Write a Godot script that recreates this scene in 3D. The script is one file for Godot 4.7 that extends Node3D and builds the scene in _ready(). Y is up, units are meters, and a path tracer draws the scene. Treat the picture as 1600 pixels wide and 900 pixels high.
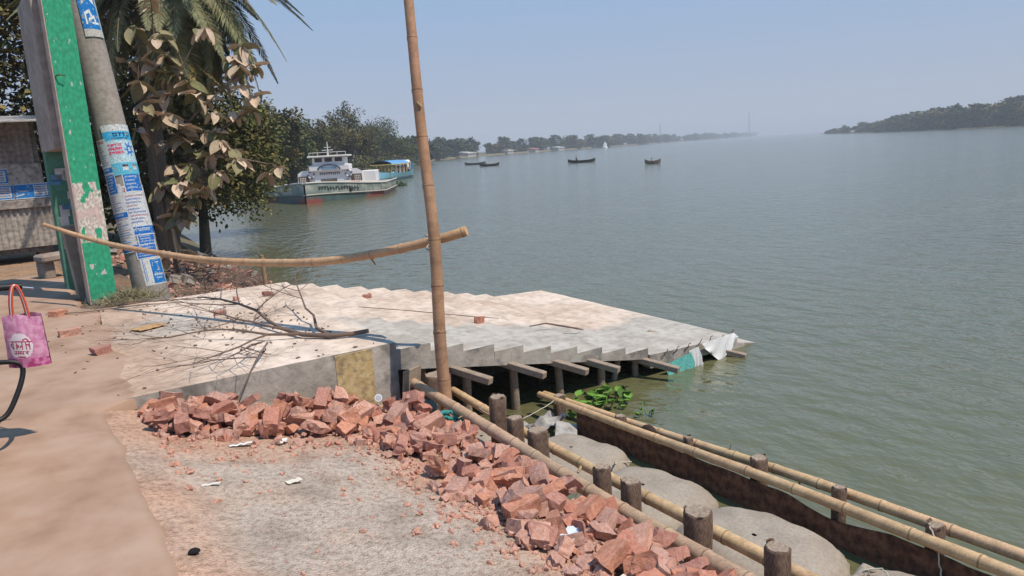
extends Node3D
# World axes: +x runs from the road out into the river along the stairs, +z runs along the bank
# towards the viewer, y is up; y = 0 is the top of the concrete landing, the river stands at -1.0.

const WATER := -1.0

# ---------------------------------------------------------------- mesh builder
class MB:
	var v := PackedVector3Array()
	var n := PackedVector3Array()
	var t := PackedVector2Array()
	var c := PackedColorArray()
	var i := PackedInt32Array()

	func vert(p: Vector3, nn: Vector3, uv: Vector2, col: Color) -> int:
		v.append(p); n.append(nn); t.append(uv); c.append(col)
		return v.size() - 1

	func tri(a: Vector3, b: Vector3, d: Vector3, col := Color.WHITE) -> void:
		var nn := (b - a).cross(d - a).normalized()
		var k := v.size()
		vert(a, nn, Vector2(a.x, a.z), col); vert(b, nn, Vector2(b.x, b.z), col); vert(d, nn, Vector2(d.x, d.z), col)
		i.append_array([k, k + 2, k + 1])

	# corners counter-clockwise as seen from outside
	func quad(a: Vector3, b: Vector3, d: Vector3, e: Vector3, col := Color.WHITE, u0 := Vector2(0, 1), u1 := Vector2(1, 0)) -> void:
		var nn := (b - a).cross(d - a)
		if nn.length() < 1e-12:
			nn = (d - a).cross(e - a)
		nn = nn.normalized()
		var k := v.size()
		vert(a, nn, u0, col); vert(b, nn, Vector2(u1.x, u0.y), col); vert(d, nn, u1, col); vert(e, nn, Vector2(u0.x, u1.y), col)
		i.append_array([k, k + 2, k + 1, k, k + 3, k + 2])

	func box(at: Transform3D, s: Vector3, bev := 0.0, col := Color.WHITE) -> void:
		var h := s * 0.5
		var b: float = minf(bev, minf(h.x, minf(h.y, h.z)) * 0.6)
		for ax in 3:
			var a1 := (ax + 1) % 3
			var a2 := (ax + 2) % 3
			for sg in [-1.0, 1.0]:
				var p := []
				for q in [[-1, -1], [1, -1], [1, 1], [-1, 1]]:
					var w := Vector3.ZERO
					w[ax] = sg * h[ax]
					w[a1] = q[0] * (h[a1] - b)
					w[a2] = q[1] * (h[a2] - b)
					p.append(at * w)
				if sg > 0: quad(p[0], p[1], p[2], p[3], col)
				else: quad(p[3], p[2], p[1], p[0], col)
		if b <= 0.0:
			return
		for ax in 3:
			var a1 := (ax + 1) % 3
			var a2 := (ax + 2) % 3
			for s1 in [-1.0, 1.0]:
				for s2 in [-1.0, 1.0]:
					var w := []
					for q in [[-1, 0], [1, 0], [1, 1], [-1, 1]]:
						var z := Vector3.ZERO
						z[ax] = q[0] * (h[ax] - b)
						z[a1] = s1 * (h[a1] - (b if q[1] == 1 else 0.0))
						z[a2] = s2 * (h[a2] - (0.0 if q[1] == 1 else b))
						w.append(at * z)
					if s1 * s2 > 0: quad(w[3], w[0], w[1], w[2], col)
					else: quad(w[0], w[3], w[2], w[1], col)
		for sx in [-1.0, 1.0]:
			for sy in [-1.0, 1.0]:
				for sz in [-1.0, 1.0]:
					var a := at * Vector3(sx * h.x, sy * (h.y - b), sz * (h.z - b))
					var d := at * Vector3(sx * (h.x - b), sy * h.y, sz * (h.z - b))
					var e := at * Vector3(sx * (h.x - b), sy * (h.y - b), sz * h.z)
					if sx * sy * sz > 0: tri(a, d, e, col)
					else: tri(a, e, d, col)

	# a swept tube; cols is empty, one colour, or a colour for each point
	func tube(pts: Array, rads: Array, sides := 8, cols := [], caps := true, flat := Vector2.ONE) -> void:
		var m := pts.size()
		var start := v.size()
		var up := Vector3.UP
		var d0: Vector3 = (pts[1] - pts[0]).normalized()
		if absf(d0.y) > 0.9: up = Vector3.RIGHT
		var run := 0.0
		for k in m:
			var d: Vector3 = (pts[mini(k + 1, m - 1)] - pts[maxi(k - 1, 0)]).normalized()
			var sx := up.cross(d).normalized()
			var sy := d.cross(sx).normalized()
			up = sy
			if k > 0: run += pts[k].distance_to(pts[k - 1])
			var col: Color = Color.WHITE if cols.is_empty() else (cols[0] if cols.size() == 1 else cols[k])
			for j in sides + 1:
				var a := TAU * j / sides
				var o := sx * cos(a) * flat.x + sy * sin(a) * flat.y
				vert(pts[k] + o * rads[k], o.normalized(), Vector2(float(j) / sides, run), col)
		for k in m - 1:
			for j in sides:
				var a := start + k * (sides + 1) + j
				var b := a + sides + 1
				i.append_array([a, b, a + 1, a + 1, b, b + 1])
		if caps:
			for e in [0, m - 1]:
				var d: Vector3 = (pts[0] - pts[1]).normalized() if e == 0 else (pts[m - 1] - pts[m - 2]).normalized()
				var col: Color = Color.WHITE if cols.is_empty() else (cols[0] if cols.size() == 1 else cols[e])
				var k0 := v.size()
				vert(pts[e], d, Vector2(0.5, 0.5), col)
				for j in sides + 1:
					var p: Vector3 = v[start + e * (sides + 1) + j]
					vert(p, d, Vector2(0.5, 0.5), col)
				for j in sides:
					if e == 0: i.append_array([k0, k0 + 1 + j, k0 + 2 + j])
					else: i.append_array([k0, k0 + 2 + j, k0 + 1 + j])

	# a smooth sheet through rows of points; normals point along du x dv
	func sheet(rows: Array, cols := [], uvs := Vector2.ONE, closed := false) -> void:
		var nr := rows.size()
		var nc: int = rows[0].size()
		var start := v.size()
		for r in nr:
			for k in nc:
				var l := k - 1
				var g := k + 1
				if closed:
					if l < 0: l = nc - 2
					if g > nc - 1: g = 1
				else:
					l = maxi(l, 0); g = mini(g, nc - 1)
				var du: Vector3 = rows[r][g] - rows[r][l]
				var dv: Vector3 = rows[mini(r + 1, nr - 1)][k] - rows[maxi(r - 1, 0)][k]
				var nn := du.cross(dv)
				nn = nn.normalized() if nn.length() > 1e-12 else Vector3.UP
				vert(rows[r][k], nn, Vector2(uvs.x * k / (nc - 1), uvs.y * r / (nr - 1)), cols[r][k] if cols.size() else Color.WHITE)
		for r in nr - 1:
			for k in nc - 1:
				var a := start + r * nc + k
				i.append_array([a, a + nc, a + 1, a + 1, a + nc, a + nc + 1])

	# a ball-like closed shape: f(longitude, latitude) gives the point
	func ball(f: Callable, nu := 16, nv := 10, col := Color.WHITE) -> void:
		var rows := []
		for r in nv + 1:
			var la := PI * (0.5 - float(r) / nv)
			la = clampf(la, -1.5690, 1.5690)
			var row := []
			for k in nu + 1:
				row.append(f.call(TAU * float(k % nu) / nu, la))
			rows.append(row)
		var cc := []
		if col != Color.WHITE:
			for r in rows:
				var w := []
				for k in r: w.append(col)
				cc.append(w)
		sheet(rows, cc, Vector2.ONE, true)

	# a box cut into small faces; f bends each point of it
	func facets(h: Vector3, nx: int, ny: int, nz: int, f: Callable) -> void:
		var cnt := [nx, ny, nz]
		for ax in 3:
			var a1 := (ax + 1) % 3
			var a2 := (ax + 2) % 3
			for sg in [-1.0, 1.0]:
				for p in cnt[a1]:
					for q in cnt[a2]:
						var w := []
						for o in [[0, 0], [1, 0], [1, 1], [0, 1]]:
							var z := Vector3.ZERO
							z[ax] = sg * h[ax]
							z[a1] = h[a1] * (2.0 * (p + o[0]) / cnt[a1] - 1.0)
							z[a2] = h[a2] * (2.0 * (q + o[1]) / cnt[a2] - 1.0)
							w.append(f.call(z))
						if sg < 0: w.reverse()
						tri(w[0], w[1], w[2]); tri(w[0], w[2], w[3])

	func mesh() -> ArrayMesh:
		var a := []
		a.resize(Mesh.ARRAY_MAX)
		a[Mesh.ARRAY_VERTEX] = v; a[Mesh.ARRAY_NORMAL] = n; a[Mesh.ARRAY_TEX_UV] = t; a[Mesh.ARRAY_COLOR] = c; a[Mesh.ARRAY_INDEX] = i
		var m := ArrayMesh.new()
		m.add_surface_from_arrays(Mesh.PRIMITIVE_TRIANGLES, a)
		return m

# ---------------------------------------------------------------- helpers
var used := {}
var M := {}
var rng := RandomNumberGenerator.new()
var rough_noise := FastNoiseLite.new()

func numbered(called: String) -> String:
	used[called] = used.get(called, -1) + 1
	return called if used[called] == 0 else "%s_%03d" % [called, used[called]]

func lin(r: float, g: float, b: float) -> Color:
	return Color(r, g, b).linear_to_srgb()

func obj(called: String, mb, m: Material, parent: Node3D) -> MeshInstance3D:
	var o := MeshInstance3D.new()
	o.mesh = mb.mesh() if mb is MB else mb
	o.material_override = m
	o.name = called
	parent.add_child(o, true)
	return o

func tag(o: Node, label: String, category: String, group := "", kind := "") -> Node:
	o.set_meta("label", label)
	o.set_meta("category", category)
	if group: o.set_meta("group", group)
	if kind: o.set_meta("kind", kind)
	return o

func thing(called: String, at: Vector3, label: String, category: String, group := "") -> Node3D:
	var o := Node3D.new()
	o.name = numbered(called)
	add_child(o)
	o.position = at
	tag(o, label, category, group)
	return o

func one(called: String, mb, m: Material, at: Vector3, label: String, category: String, group := "", kind := "") -> MeshInstance3D:
	var o := obj(numbered(called), mb, m, self)
	o.position = at
	tag(o, label, category, group, kind)
	return o

func setting(called: String, mb, m: Material) -> MeshInstance3D:
	var o := obj(numbered(called), mb, m, self)
	o.set_meta("kind", "structure")
	return o

func copy(o: Node3D, base: String, label: String, group := "") -> Node3D:
	var r: Node3D = o.duplicate()
	r.name = numbered(base)
	add_child(r)
	r.set_meta("label", label)
	if group: r.set_meta("group", group)
	return r

func tf(at: Vector3, rot := Vector3.ZERO) -> Transform3D:
	return Transform3D(Basis.from_euler(rot), at)

func ramp(stops: Array) -> Gradient:
	var g := Gradient.new()
	var o := PackedFloat32Array()
	var k := PackedColorArray()
	for s in stops:
		o.append(s[0]); k.append(s[1])
	g.offsets = o; g.colors = k
	return g

func noise_tex(sd: int, freq: float, stops: Array, px := 512, oct := 5, normal := false, strength := 4.0, kind := FastNoiseLite.TYPE_SIMPLEX_SMOOTH) -> NoiseTexture2D:
	var f := FastNoiseLite.new()
	f.seed = sd; f.frequency = freq; f.fractal_octaves = oct; f.noise_type = kind
	f.fractal_gain = 0.55
	var t := NoiseTexture2D.new()
	t.width = px; t.height = px; t.seamless = true; t.noise = f
	t.normalize = true
	if normal:
		t.as_normal_map = true; t.bump_strength = strength
	elif stops.size():
		t.color_ramp = ramp(stops)
	return t

# a matter with patches of three tones, a fine relief and a second larger layer of stains
func surf(called: String, cols: Array, size: float, rough := 0.9, relief := 0.3, sd := 1, freq := 0.012, stain := 0.25, vertex := true) -> StandardMaterial3D:
	var m := StandardMaterial3D.new()
	m.resource_name = called
	m.albedo_texture = noise_tex(sd, freq, [[0.12, cols[0]], [0.45, cols[1]], [0.85, cols[2]]], 512, 6)
	m.uv1_triplanar = true; m.uv1_world_triplanar = true
	m.uv1_scale = Vector3.ONE / size
	m.roughness = rough
	m.metallic_specular = 0.35
	m.vertex_color_use_as_albedo = vertex
	if relief > 0.0:
		m.heightmap_enabled = true
		m.heightmap_texture = noise_tex(sd + 7, freq * 3.0, [], 512, 6)
		m.heightmap_scale = relief
	if stain > 0.0:
		m.detail_enabled = true
		m.detail_blend_mode = BaseMaterial3D.BLEND_MODE_MUL
		m.detail_uv_layer = BaseMaterial3D.DETAIL_UV_2
		var d := 1.0 - stain
		m.detail_albedo = noise_tex(sd + 13, 0.009, [[0.2, lin(d, d * 0.98, d * 0.96)], [0.6, Color.WHITE]], 512, 5)
		m.uv2_triplanar = true; m.uv2_world_triplanar = true
		m.uv2_scale = Vector3.ONE / (size * 3.7)
	return m

func plain(r: float, g: float, b: float, rough := 0.7, metal := 0.0) -> StandardMaterial3D:
	var m := StandardMaterial3D.new()
	m.albedo_color = lin(r, g, b)
	m.roughness = rough; m.metallic = metal
	m.metallic_specular = 0.4
	return m

func tinted(rough := 0.8, back := 0.0) -> StandardMaterial3D:
	var m := StandardMaterial3D.new()
	m.vertex_color_use_as_albedo = true
	m.roughness = rough; m.metallic_specular = 0.3
	if back > 0.0:
		m.backlight_enabled = true
		m.backlight = lin(back * 0.8, back, back * 0.3)
	return m

func pictured(img: Image, rough := 0.7) -> StandardMaterial3D:
	var m := StandardMaterial3D.new()
	m.albedo_texture = ImageTexture.create_from_image(img)
	m.roughness = rough; m.metallic_specular = 0.3
	return m

func jit(a: float) -> float:
	return rng.randf_range(-a, a)

func tone(base: Color, spread: float) -> Color:
	var k := 1.0 + jit(spread)
	return Color(base.r * k * (1.0 + jit(spread * 0.3)), base.g * k, base.b * k * (1.0 + jit(spread * 0.3)))

# ---------------------------------------------------------------- flat print
func stroke(img: Image, a: Vector2, b: Vector2, w: int, col: Color) -> void:
	var nstep := int(a.distance_to(b)) + 1
	for k in nstep + 1:
		var p := a.lerp(b, float(k) / nstep)
		img.fill_rect(Rect2i(int(p.x) - w / 2, int(p.y) - w / 2, w, w), col)

# a line of script hanging from a head stroke
func script_line(img: Image, x: int, y: int, w: int, h: int, col: Color, thick := 1) -> void:
	img.fill_rect(Rect2i(x, y, w, thick), col)
	var p := x
	while p < x + w - h * 0.6:
		var g := int(h * rng.randf_range(0.55, 0.9))
		stroke(img, Vector2(p + g, y), Vector2(p + g, y + h), thick, col)
		match rng.randi() % 3:
			0:
				stroke(img, Vector2(p, y + h * 0.3), Vector2(p + g, y + h * 0.75), thick, col)
				stroke(img, Vector2(p, y + h * 0.3), Vector2(p + g * 0.5, y + h * 0.2), thick, col)
			1:
				stroke(img, Vector2(p + g, y + h * 0.35), Vector2(p, y + h * 0.6), thick, col)
				stroke(img, Vector2(p, y + h * 0.6), Vector2(p + g, y + h * 0.9), thick, col)
			2:
				stroke(img, Vector2(p + 1, y + h * 0.5), Vector2(p + g * 0.6, y + h * 0.9), thick, col)
				stroke(img, Vector2(p + g * 0.6, y + h * 0.9), Vector2(p + g, y + h * 0.4), thick, col)
		p += g + maxi(1, int(h * 0.25))
		if rng.randf() < 0.15: p += int(h * 0.4)

func poster_image(style: int, sd: int) -> Image:
	rng.seed = sd
	var img := Image.create(160, 200, false, Image.FORMAT_RGB8)
	var blue := lin(0.01, 0.14, 0.50)
	var deep := lin(0.02, 0.07, 0.33)
	var paper := lin(0.58, 0.60, 0.62)
	var cyan := lin(0.10, 0.45, 0.62)
	match style:
		0: # blue notice with white lines
			img.fill(paper)
			img.fill_rect(Rect2i(8, 10, 144, 180), blue)
			for k in 6: script_line(img, 18, 24 + k * 27, 70 + rng.randi() % 50, 12, paper, 2)
		1: # white notice with small print and a blue foot
			img.fill(paper)
			script_line(img, 10, 10, 130, 16, lin(0.35, 0.05, 0.12), 3)
			for k in 9: script_line(img, 12, 40 + k * 13, 60 + rng.randi() % 70, 6, deep if k % 3 else lin(0.25, 0.06, 0.12), 1)
			img.fill_rect(Rect2i(0, 165, 160, 30), blue)
			script_line(img, 14, 172, 110, 12, paper, 2)
		2: # pale blue advertisement
			img.fill(cyan)
			img.fill_rect(Rect2i(0, 0, 160, 26), paper)
			img.fill_rect(Rect2i(0, 28, 160, 34), lin(0.05, 0.38, 0.66))
			# OTTO
			var ink := lin(0.01, 0.03, 0.08)
			for k in 4:
				var x := 50 + k * 24
				if k == 0 or k == 3:
					img.fill_rect(Rect2i(x, 33, 20, 15), ink)
					img.fill_rect(Rect2i(x + 5, 37, 10, 7), lin(0.05, 0.38, 0.66))
				else:
					img.fill_rect(Rect2i(x, 33, 20, 5), ink)
					img.fill_rect(Rect2i(x + 7, 33, 6, 15), ink)
			script_line(img, 40, 52, 90, 7, ink, 1)
			img.fill_rect(Rect2i(0, 62, 160, 90), lin(0.42, 0.60, 0.68))
			for k in 3: script_line(img, 12, 76 + k * 15, 70, 11, lin(0.55, 0.08, 0.16), 3)
			for k in 14:
				var a := TAU * k / 14.0
				stroke(img, Vector2(120, 100), Vector2(120 + cos(a) * (28 if k % 2 else 17), 100 + sin(a) * (28 if k % 2 else 17)), 5, blue)
			img.fill_rect(Rect2i(112, 92, 15, 16), paper)
			for k in 2:
				img.fill_rect(Rect2i(60 + k * 52, 160, 28, 22), paper)
				img.fill_rect(Rect2i(60 + k * 52, 160, 28, 9), lin(0.08, 0.03, 0.05))
		3: # white sheet with a blue card on it
			img.fill(lin(0.62, 0.62, 0.60))
			img.fill_rect(Rect2i(12, 30, 4, 150), blue)
			img.fill_rect(Rect2i(22, 60, 3, 110), blue)
			img.fill_rect(Rect2i(58, 46, 96, 146), lin(0.01, 0.17, 0.52))
			stroke(img, Vector2(92, 66), Vector2(120, 64), 5, paper)
			stroke(img, Vector2(106, 66), Vector2(106, 82), 4, paper)
			stroke(img, Vector2(106, 96), Vector2(106, 110), 4, lin(0.5, 0.15, 0.05))
			stroke(img, Vector2(96, 112), Vector2(118, 112), 4, paper)
			script_line(img, 68, 134, 76, 12, paper, 3)
			script_line(img, 78, 156, 50, 8, paper, 2)
		4: # tall blue banner with a hand-lettered word
			img = Image.create(120, 400, false, Image.FORMAT_RGB8)
			img.fill(lin(0.01, 0.18, 0.52))
			img.fill_rect(Rect2i(0, 368, 120, 32), lin(0.5, 0.48, 0.45))
			img.fill_rect(Rect2i(108, 0, 12, 400), lin(0.45, 0.50, 0.52))
			var w := lin(0.72, 0.74, 0.74)
			for k in 4:
				var y := 20.0 + k * 88.0
				stroke(img, Vector2(26, y + 60), Vector2(26, y + 20), 9, w)
				stroke(img, Vector2(26, y + 20), Vector2(52, y + 8), 9, w)
				stroke(img, Vector2(52, y + 8), Vector2(64, y + 34), 9, w)
				stroke(img, Vector2(64, y + 34), Vector2(44, y + 46), 9, w)
				if k % 2 == 0:
					stroke(img, Vector2(64, y + 34), Vector2(90, y + 60), 9, w)
					stroke(img, Vector2(90, y + 60), Vector2(94, y + 6), 9, w)
				else:
					stroke(img, Vector2(60, y + 58), Vector2(96, y + 58), 9, w)
					stroke(img, Vector2(80, y + 58), Vector2(74, y + 30), 9, w)
		5: # blue bill with a printed panel
			img = Image.create(240, 120, false, Image.FORMAT_RGB8)
			img.fill(lin(0.02, 0.20, 0.58))
			img.fill_rect(Rect2i(0, 0, 240, 8), paper)
			img.fill_rect(Rect2i(0, 112, 240, 8), paper)
			img.fill_rect(Rect2i(130, 18, 96, 84), paper)
			for k in 4: script_line(img, 138, 26 + k * 19, 78, 11, deep, 2)
			script_line(img, 24, 54, 70, 12, paper, 3)
			stroke(img, Vector2(10, 96), Vector2(60, 82), 8, paper)
	# scuffs and torn flecks of the paper
	var f := FastNoiseLite.new()
	f.seed = sd; f.frequency = 0.035; f.fractal_octaves = 4
	for y in img.get_height():
		for x in img.get_width():
			var q := f.get_noise_2d(x, y)
			var cc := img.get_pixel(x, y)
			if q > 0.34: cc = cc.lerp(lin(0.42, 0.40, 0.37), 0.8)
			img.set_pixel(x, y, cc * (0.9 + 0.22 * f.get_noise_2d(x * 3.1 + 90, y * 3.1)))
	return img

# ---------------------------------------------------------------- terrain
func table(x: float, tb: Array) -> float:
	if x <= tb[0][0]: return tb[0][1]
	for k in range(1, tb.size()):
		if x <= tb[k][0]:
			return lerpf(tb[k - 1][1], tb[k][1], (x - tb[k - 1][0]) / (tb[k][0] - tb[k - 1][0]))
	return tb[-1][1]

const LOT := [[-2.42, -0.035], [-2.3, -0.05], [-2.1, -0.14], [-1.5, -0.26], [-1.0, -0.35], [-0.5, -0.47], [-0.1, -0.6], [0.15, -0.82], [0.4, -1.02], [1.3, -1.2], [2.0, -1.5], [5.0, -2.2], [9.0, -3.0]]
const BANK := [[-4.0, -0.04], [-3.0, -0.05], [-1.2, -0.42], [0.0, -1.0], [2.0, -1.6], [6.0, -2.6]]
const SHORE := [[0.0, 1.0], [5.0, 1.3], [12.0, 1.9], [35.0, 3.8], [46.0, 7.0], [54.0, 14.0], [66.0, 22.0], [80.0, 30.0], [100.0, 43.0], [136.0, 66.0], [187.0, 97.0], [256.0, 140.0], [330.0, 215.0], [447.0, 400.0], [743.0, 790.0], [1200.0, 1497.0], [2500.0, 3400.0]]

func shore(z: float) -> float:
	return table(-z, SHORE)

func height(x: float, z: float) -> float:
	var lot := table(x, LOT)
	var bank := table(x - shore(z), BANK)
	var y := lerpf(bank, lot, smoothstep(-2.2, -0.3, z))
	if z < 0.0 and z > -4.4 and x > -0.3 and x < 3.2:
		var under := smoothstep(-0.9, -1.5, z) * smoothstep(-4.4, -4.0, z)  # unseen earth mound, added to keep light out from under the stairs
		y = maxf(y, lerpf(-2.0, -0.33 - 0.187 * x - 0.10, under) - 0.5 * smoothstep(2.2, 3.2, x))
	var bump := rough_noise.get_noise_2d(x * 9.0, z * 9.0) * 0.02 + rough_noise.get_noise_2d(x * 40.0, z * 40.0) * 0.008
	if z < -4.0 and x > -1.4: bump *= 3.5
	if x < -2.3: bump *= 0.3
	return y + bump

func _ready() -> void:
	rng.seed = 4
	rough_noise.seed = 5
	rough_noise.frequency = 0.12
	rough_noise.fractal_octaves = 4
	# ---- camera
	var cam := Camera3D.new()
	cam.name = "camera"
	cam.position = Vector3(-2.77, 1.6, 5.80)
	cam.rotation_degrees = Vector3(-10.6, -34.0, -3.3)
	cam.fov = 42.57
	cam.near = 0.05
	cam.far = 20000.0
	add_child(cam)
	cam.current = true
	# ---- sky, air and exposure
	var env := Environment.new()
	env.background_mode = Environment.BG_SKY
	var sky := Sky.new()
	var sm := ProceduralSkyMaterial.new()
	sm.sky_top_color = lin(0.15, 0.345, 0.63)
	sm.sky_horizon_color = lin(0.40, 0.425, 0.49)
	sm.sky_curve = 0.16
	sm.sky_energy_multiplier = 1.0
	sm.ground_horizon_color = lin(0.42, 0.44, 0.46)
	sm.ground_bottom_color = lin(0.18, 0.18, 0.16)
	sm.sun_angle_max = 12.0
	sky.sky_material = sm
	env.sky = sky
	env.tonemap_mode = Environment.TONE_MAPPER_LINEAR
	env.tonemap_exposure = 1.22
	env.fog_enabled = true
	env.fog_density = 0.0007
	env.fog_light_color = lin(0.74, 0.78, 0.84)
	env.sdfgi_enabled = true
	env.ssao_enabled = true
	env.ssil_enabled = true
	var we := WorldEnvironment.new()
	we.name = "environment"
	we.environment = env
	add_child(we)
	# ---- sun: right of the viewer and a little behind, high
	var sun := DirectionalLight3D.new()
	sun.name = "sun"
	sun.light_energy = 1.3
	sun.light_color = Color(1.0, 0.955, 0.88)
	sun.light_angular_distance = 0.5
	sun.shadow_enabled = true
	add_child(sun)
	var el := deg_to_rad(60.0)
	var hz := Vector2(0.48, 0.90).normalized() * cos(el)
	sun.look_at_from_position(Vector3.ZERO, -Vector3(hz.x, sin(el), hz.y), Vector3.UP)

	materials()
	ground_and_river()
	landing_stage()
	revetment()
	rubble()
	litter()
	roadside()
	motorbike()
	near_trees()
	far_bank()
	boats()

func materials() -> void:
	M.road = surf("dusty road", [lin(0.29, 0.18, 0.125), lin(0.35, 0.225, 0.16), lin(0.39, 0.265, 0.20)], 2.6, 0.95, 0.15, 11, 0.010, 0.16)
	M.soil = surf("soil", [lin(0.52, 0.47, 0.43), lin(0.80, 0.78, 0.76), lin(1.0, 0.97, 0.94)], 0.55, 0.95, 1.4, 21, 0.02, 0.28)
	M.cement = surf("cement", [lin(0.70, 0.69, 0.68), lin(0.86, 0.85, 0.84), lin(0.98, 0.97, 0.96)], 0.8, 0.9, 0.25, 31, 0.010, 0.2)
	M.yellow = surf("worn ochre paint", [lin(0.27, 0.22, 0.16), lin(0.46, 0.33, 0.15), lin(0.52, 0.41, 0.25)], 0.5, 0.85, 0.2, 41, 0.012, 0.25)
	M.bamboo = surf("bamboo skin", [lin(0.66, 0.62, 0.55), lin(0.86, 0.85, 0.82), lin(1.0, 0.99, 0.96)], 0.14, 0.55, 0.15, 51, 0.016, 0.25)
	M.bark = surf("timber bark", [lin(0.12, 0.075, 0.055), lin(0.28, 0.18, 0.13), lin(0.42, 0.30, 0.23)], 0.12, 0.95, 1.2, 61, 0.022, 0.25)
	M.bark.uv1_scale = Vector3(14.0, 1.8, 14.0)
	M.sawn = surf("weathered timber", [lin(0.20, 0.145, 0.11), lin(0.31, 0.235, 0.18), lin(0.40, 0.315, 0.25)], 0.2, 0.9, 0.4, 71, 0.014, 0.2)
	M.bag = surf("sandbag cloth", [lin(0.26, 0.215, 0.175), lin(0.315, 0.265, 0.22), lin(0.36, 0.31, 0.26)], 0.45, 0.95, 0.18, 81, 0.03, 0.18)
	M.rust = surf("rusty sheet", [lin(0.055, 0.028, 0.018), lin(0.12, 0.055, 0.032), lin(0.19, 0.095, 0.055)], 0.5, 0.9, 0.4, 91, 0.012, 0.3)
	M.tin = surf("weathered tin", [lin(0.16, 0.145, 0.14), lin(0.34, 0.315, 0.30), lin(0.46, 0.43, 0.40)], 0.7, 0.6, 0.1, 101, 0.012, 0.35)
	M.pole = surf("spun concrete", [lin(0.20, 0.175, 0.155), lin(0.27, 0.24, 0.215), lin(0.33, 0.295, 0.265)], 0.5, 0.9, 0.3, 111, 0.014, 0.2)
	M.twig = surf("dead wood", [lin(0.09, 0.06, 0.05), lin(0.17, 0.115, 0.09), lin(0.24, 0.17, 0.135)], 0.08, 0.9, 0.3, 121, 0.02, 0.0)
	M.trunk = surf("tree bark", [lin(0.05, 0.04, 0.03), lin(0.11, 0.085, 0.065), lin(0.17, 0.14, 0.11)], 0.4, 0.95, 1.0, 131, 0.02, 0.0)
	M.bricks = []
	var tones := [[0.46, 0.19, 0.13], [0.52, 0.225, 0.145], [0.41, 0.185, 0.14], [0.54, 0.275, 0.20], [0.45, 0.24, 0.185]]
	for k in tones.size():
		var q = tones[k]
		M.bricks.append(surf("fired clay", [lin(q[0] * 0.72, q[1] * 0.75, q[2] * 0.78), lin(q[0], q[1], q[2]), lin(q[0] * 1.12, q[1] * 1.45, q[2] * 1.65)], 0.22, 0.95, 0.5, 140 + k, 0.016, 0.2))
	M.leaf = tinted(0.75, 0.05)
	M.frond = tinted(0.6, 0.05)
	M.black = plain(0.012, 0.012, 0.013, 0.45)
	M.steel = plain(0.55, 0.55, 0.56, 0.3, 1.0)
	M.paint = tinted(0.55)
	M.rope = plain(0.45, 0.40, 0.33, 0.9)

# ---------------------------------------------------------------- ground and river
func ground_and_river() -> void:
	# river
	var xs := [-6.0, 6.0, 30.0, 120.0, 600.0, 3000.0, 12000.0]
	var zs := [-12000.0, -3000.0, -600.0, -120.0, -30.0, 0.0, 12.0, 60.0, 400.0]
	var rows := []
	for z in zs:
		var r := []
		for x in xs:
			r.append(Vector3(x, WATER, z))
		rows.append(r)
	var mb := MB.new()
	rows.reverse()
	mb.sheet(rows)
	var w := StandardMaterial3D.new()
	w.resource_name = "river water"
	w.albedo_color = lin(0.110, 0.107, 0.052)
	w.roughness = 0.12
	w.metallic_specular = 0.5
	w.uv1_triplanar = true; w.uv1_world_triplanar = true
	w.uv1_scale = Vector3(1.0 / 7.0, 1.0, 1.0 / 11.0)
	w.heightmap_enabled = true
	w.heightmap_texture = noise_tex(301, 0.012, [], 1024, 5)
	w.heightmap_scale = 4.2
	setting("river", mb, w)
	# near ground: the lot, the strip under the stairs and the rubble bank
	var cols := []
	rows = []
	var nz := 172
	var nx := 117
	for k in nz:
		var z := 6.6 - 0.12 * k
		var r := []
		var cc := []
		for j in nx:
			var x := -8.0 + 0.12 * j
			r.append(Vector3(x, height(x, z), z))
			cc.append(ground_colour(x, z))
		rows.append(r); cols.append(cc)
	mb = MB.new()
	mb.sheet(rows, cols)
	setting("ground", mb, M.soil)
	# far bank of this side
	var dz := [-13.4, -16.0, -20.0, -26.0, -35.0, -46.0, -58.0, -73.0, -88.0, -110.0, -136.0, -187.0, -256.0, -330.0, -447.0, -743.0, -1200.0, -2500.0]
	var dd := [-900.0, -200.0, -60.0, -20.0, -8.0, -5.0, -3.0, -2.0, -1.2, -0.5, 0.0, 1.0, 3.0]
	rows = []; cols = []
	for z in dz:
		var r := []
		var cc := []
		for d in dd:
			var x: float = shore(z) + d
			r.append(Vector3(x, table(d, BANK) - 0.02 + (0.0 if d < -6.0 else 0.1 * rough_noise.get_noise_2d(x, z)), z))
			cc.append(Color(0.20, 0.17, 0.11) if d > -6.0 else Color(0.14, 0.13, 0.07))
		rows.append(r); cols.append(cc)
	mb = MB.new()
	mb.sheet(rows, cols)
	setting("river_bank", mb, M.soil)
	# the road: a concrete slab under dust, with a broken edge
	mb = MB.new()
	rows = []
	for k in 160:
		var z := 9.0 - 0.11 * k
		var e := -2.40 + 0.05 * rough_noise.get_noise_2d(3.0, z * 6.0) + 0.02 * rough_noise.get_noise_2d(7.0, z * 40.0)
		var lift := 0.0
		if z < 0.02:
			e = -2.06 + 0.22 * rough_noise.get_noise_2d(11.0, z * 5.0) + 0.05 * rough_noise.get_noise_2d(17.0, z * 30.0)
			lift = 0.017
		var r := []
		for x in [-9.0, -6.0, -4.0, -3.2, -2.8, -2.55]:
			r.append(Vector3(x, -0.012 + lift + 0.004 * rough_noise.get_noise_2d(x * 3.0, z * 3.0), z))
		r.append(Vector3(e - 0.06, -0.013 + lift, z)); r.append(Vector3(e, -0.024 + lift * 0.9, z)); r.append(Vector3(e + 0.012, -0.09, z))
		rows.append(r)
	mb.sheet(rows)
	setting("road", mb, M.road)

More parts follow.
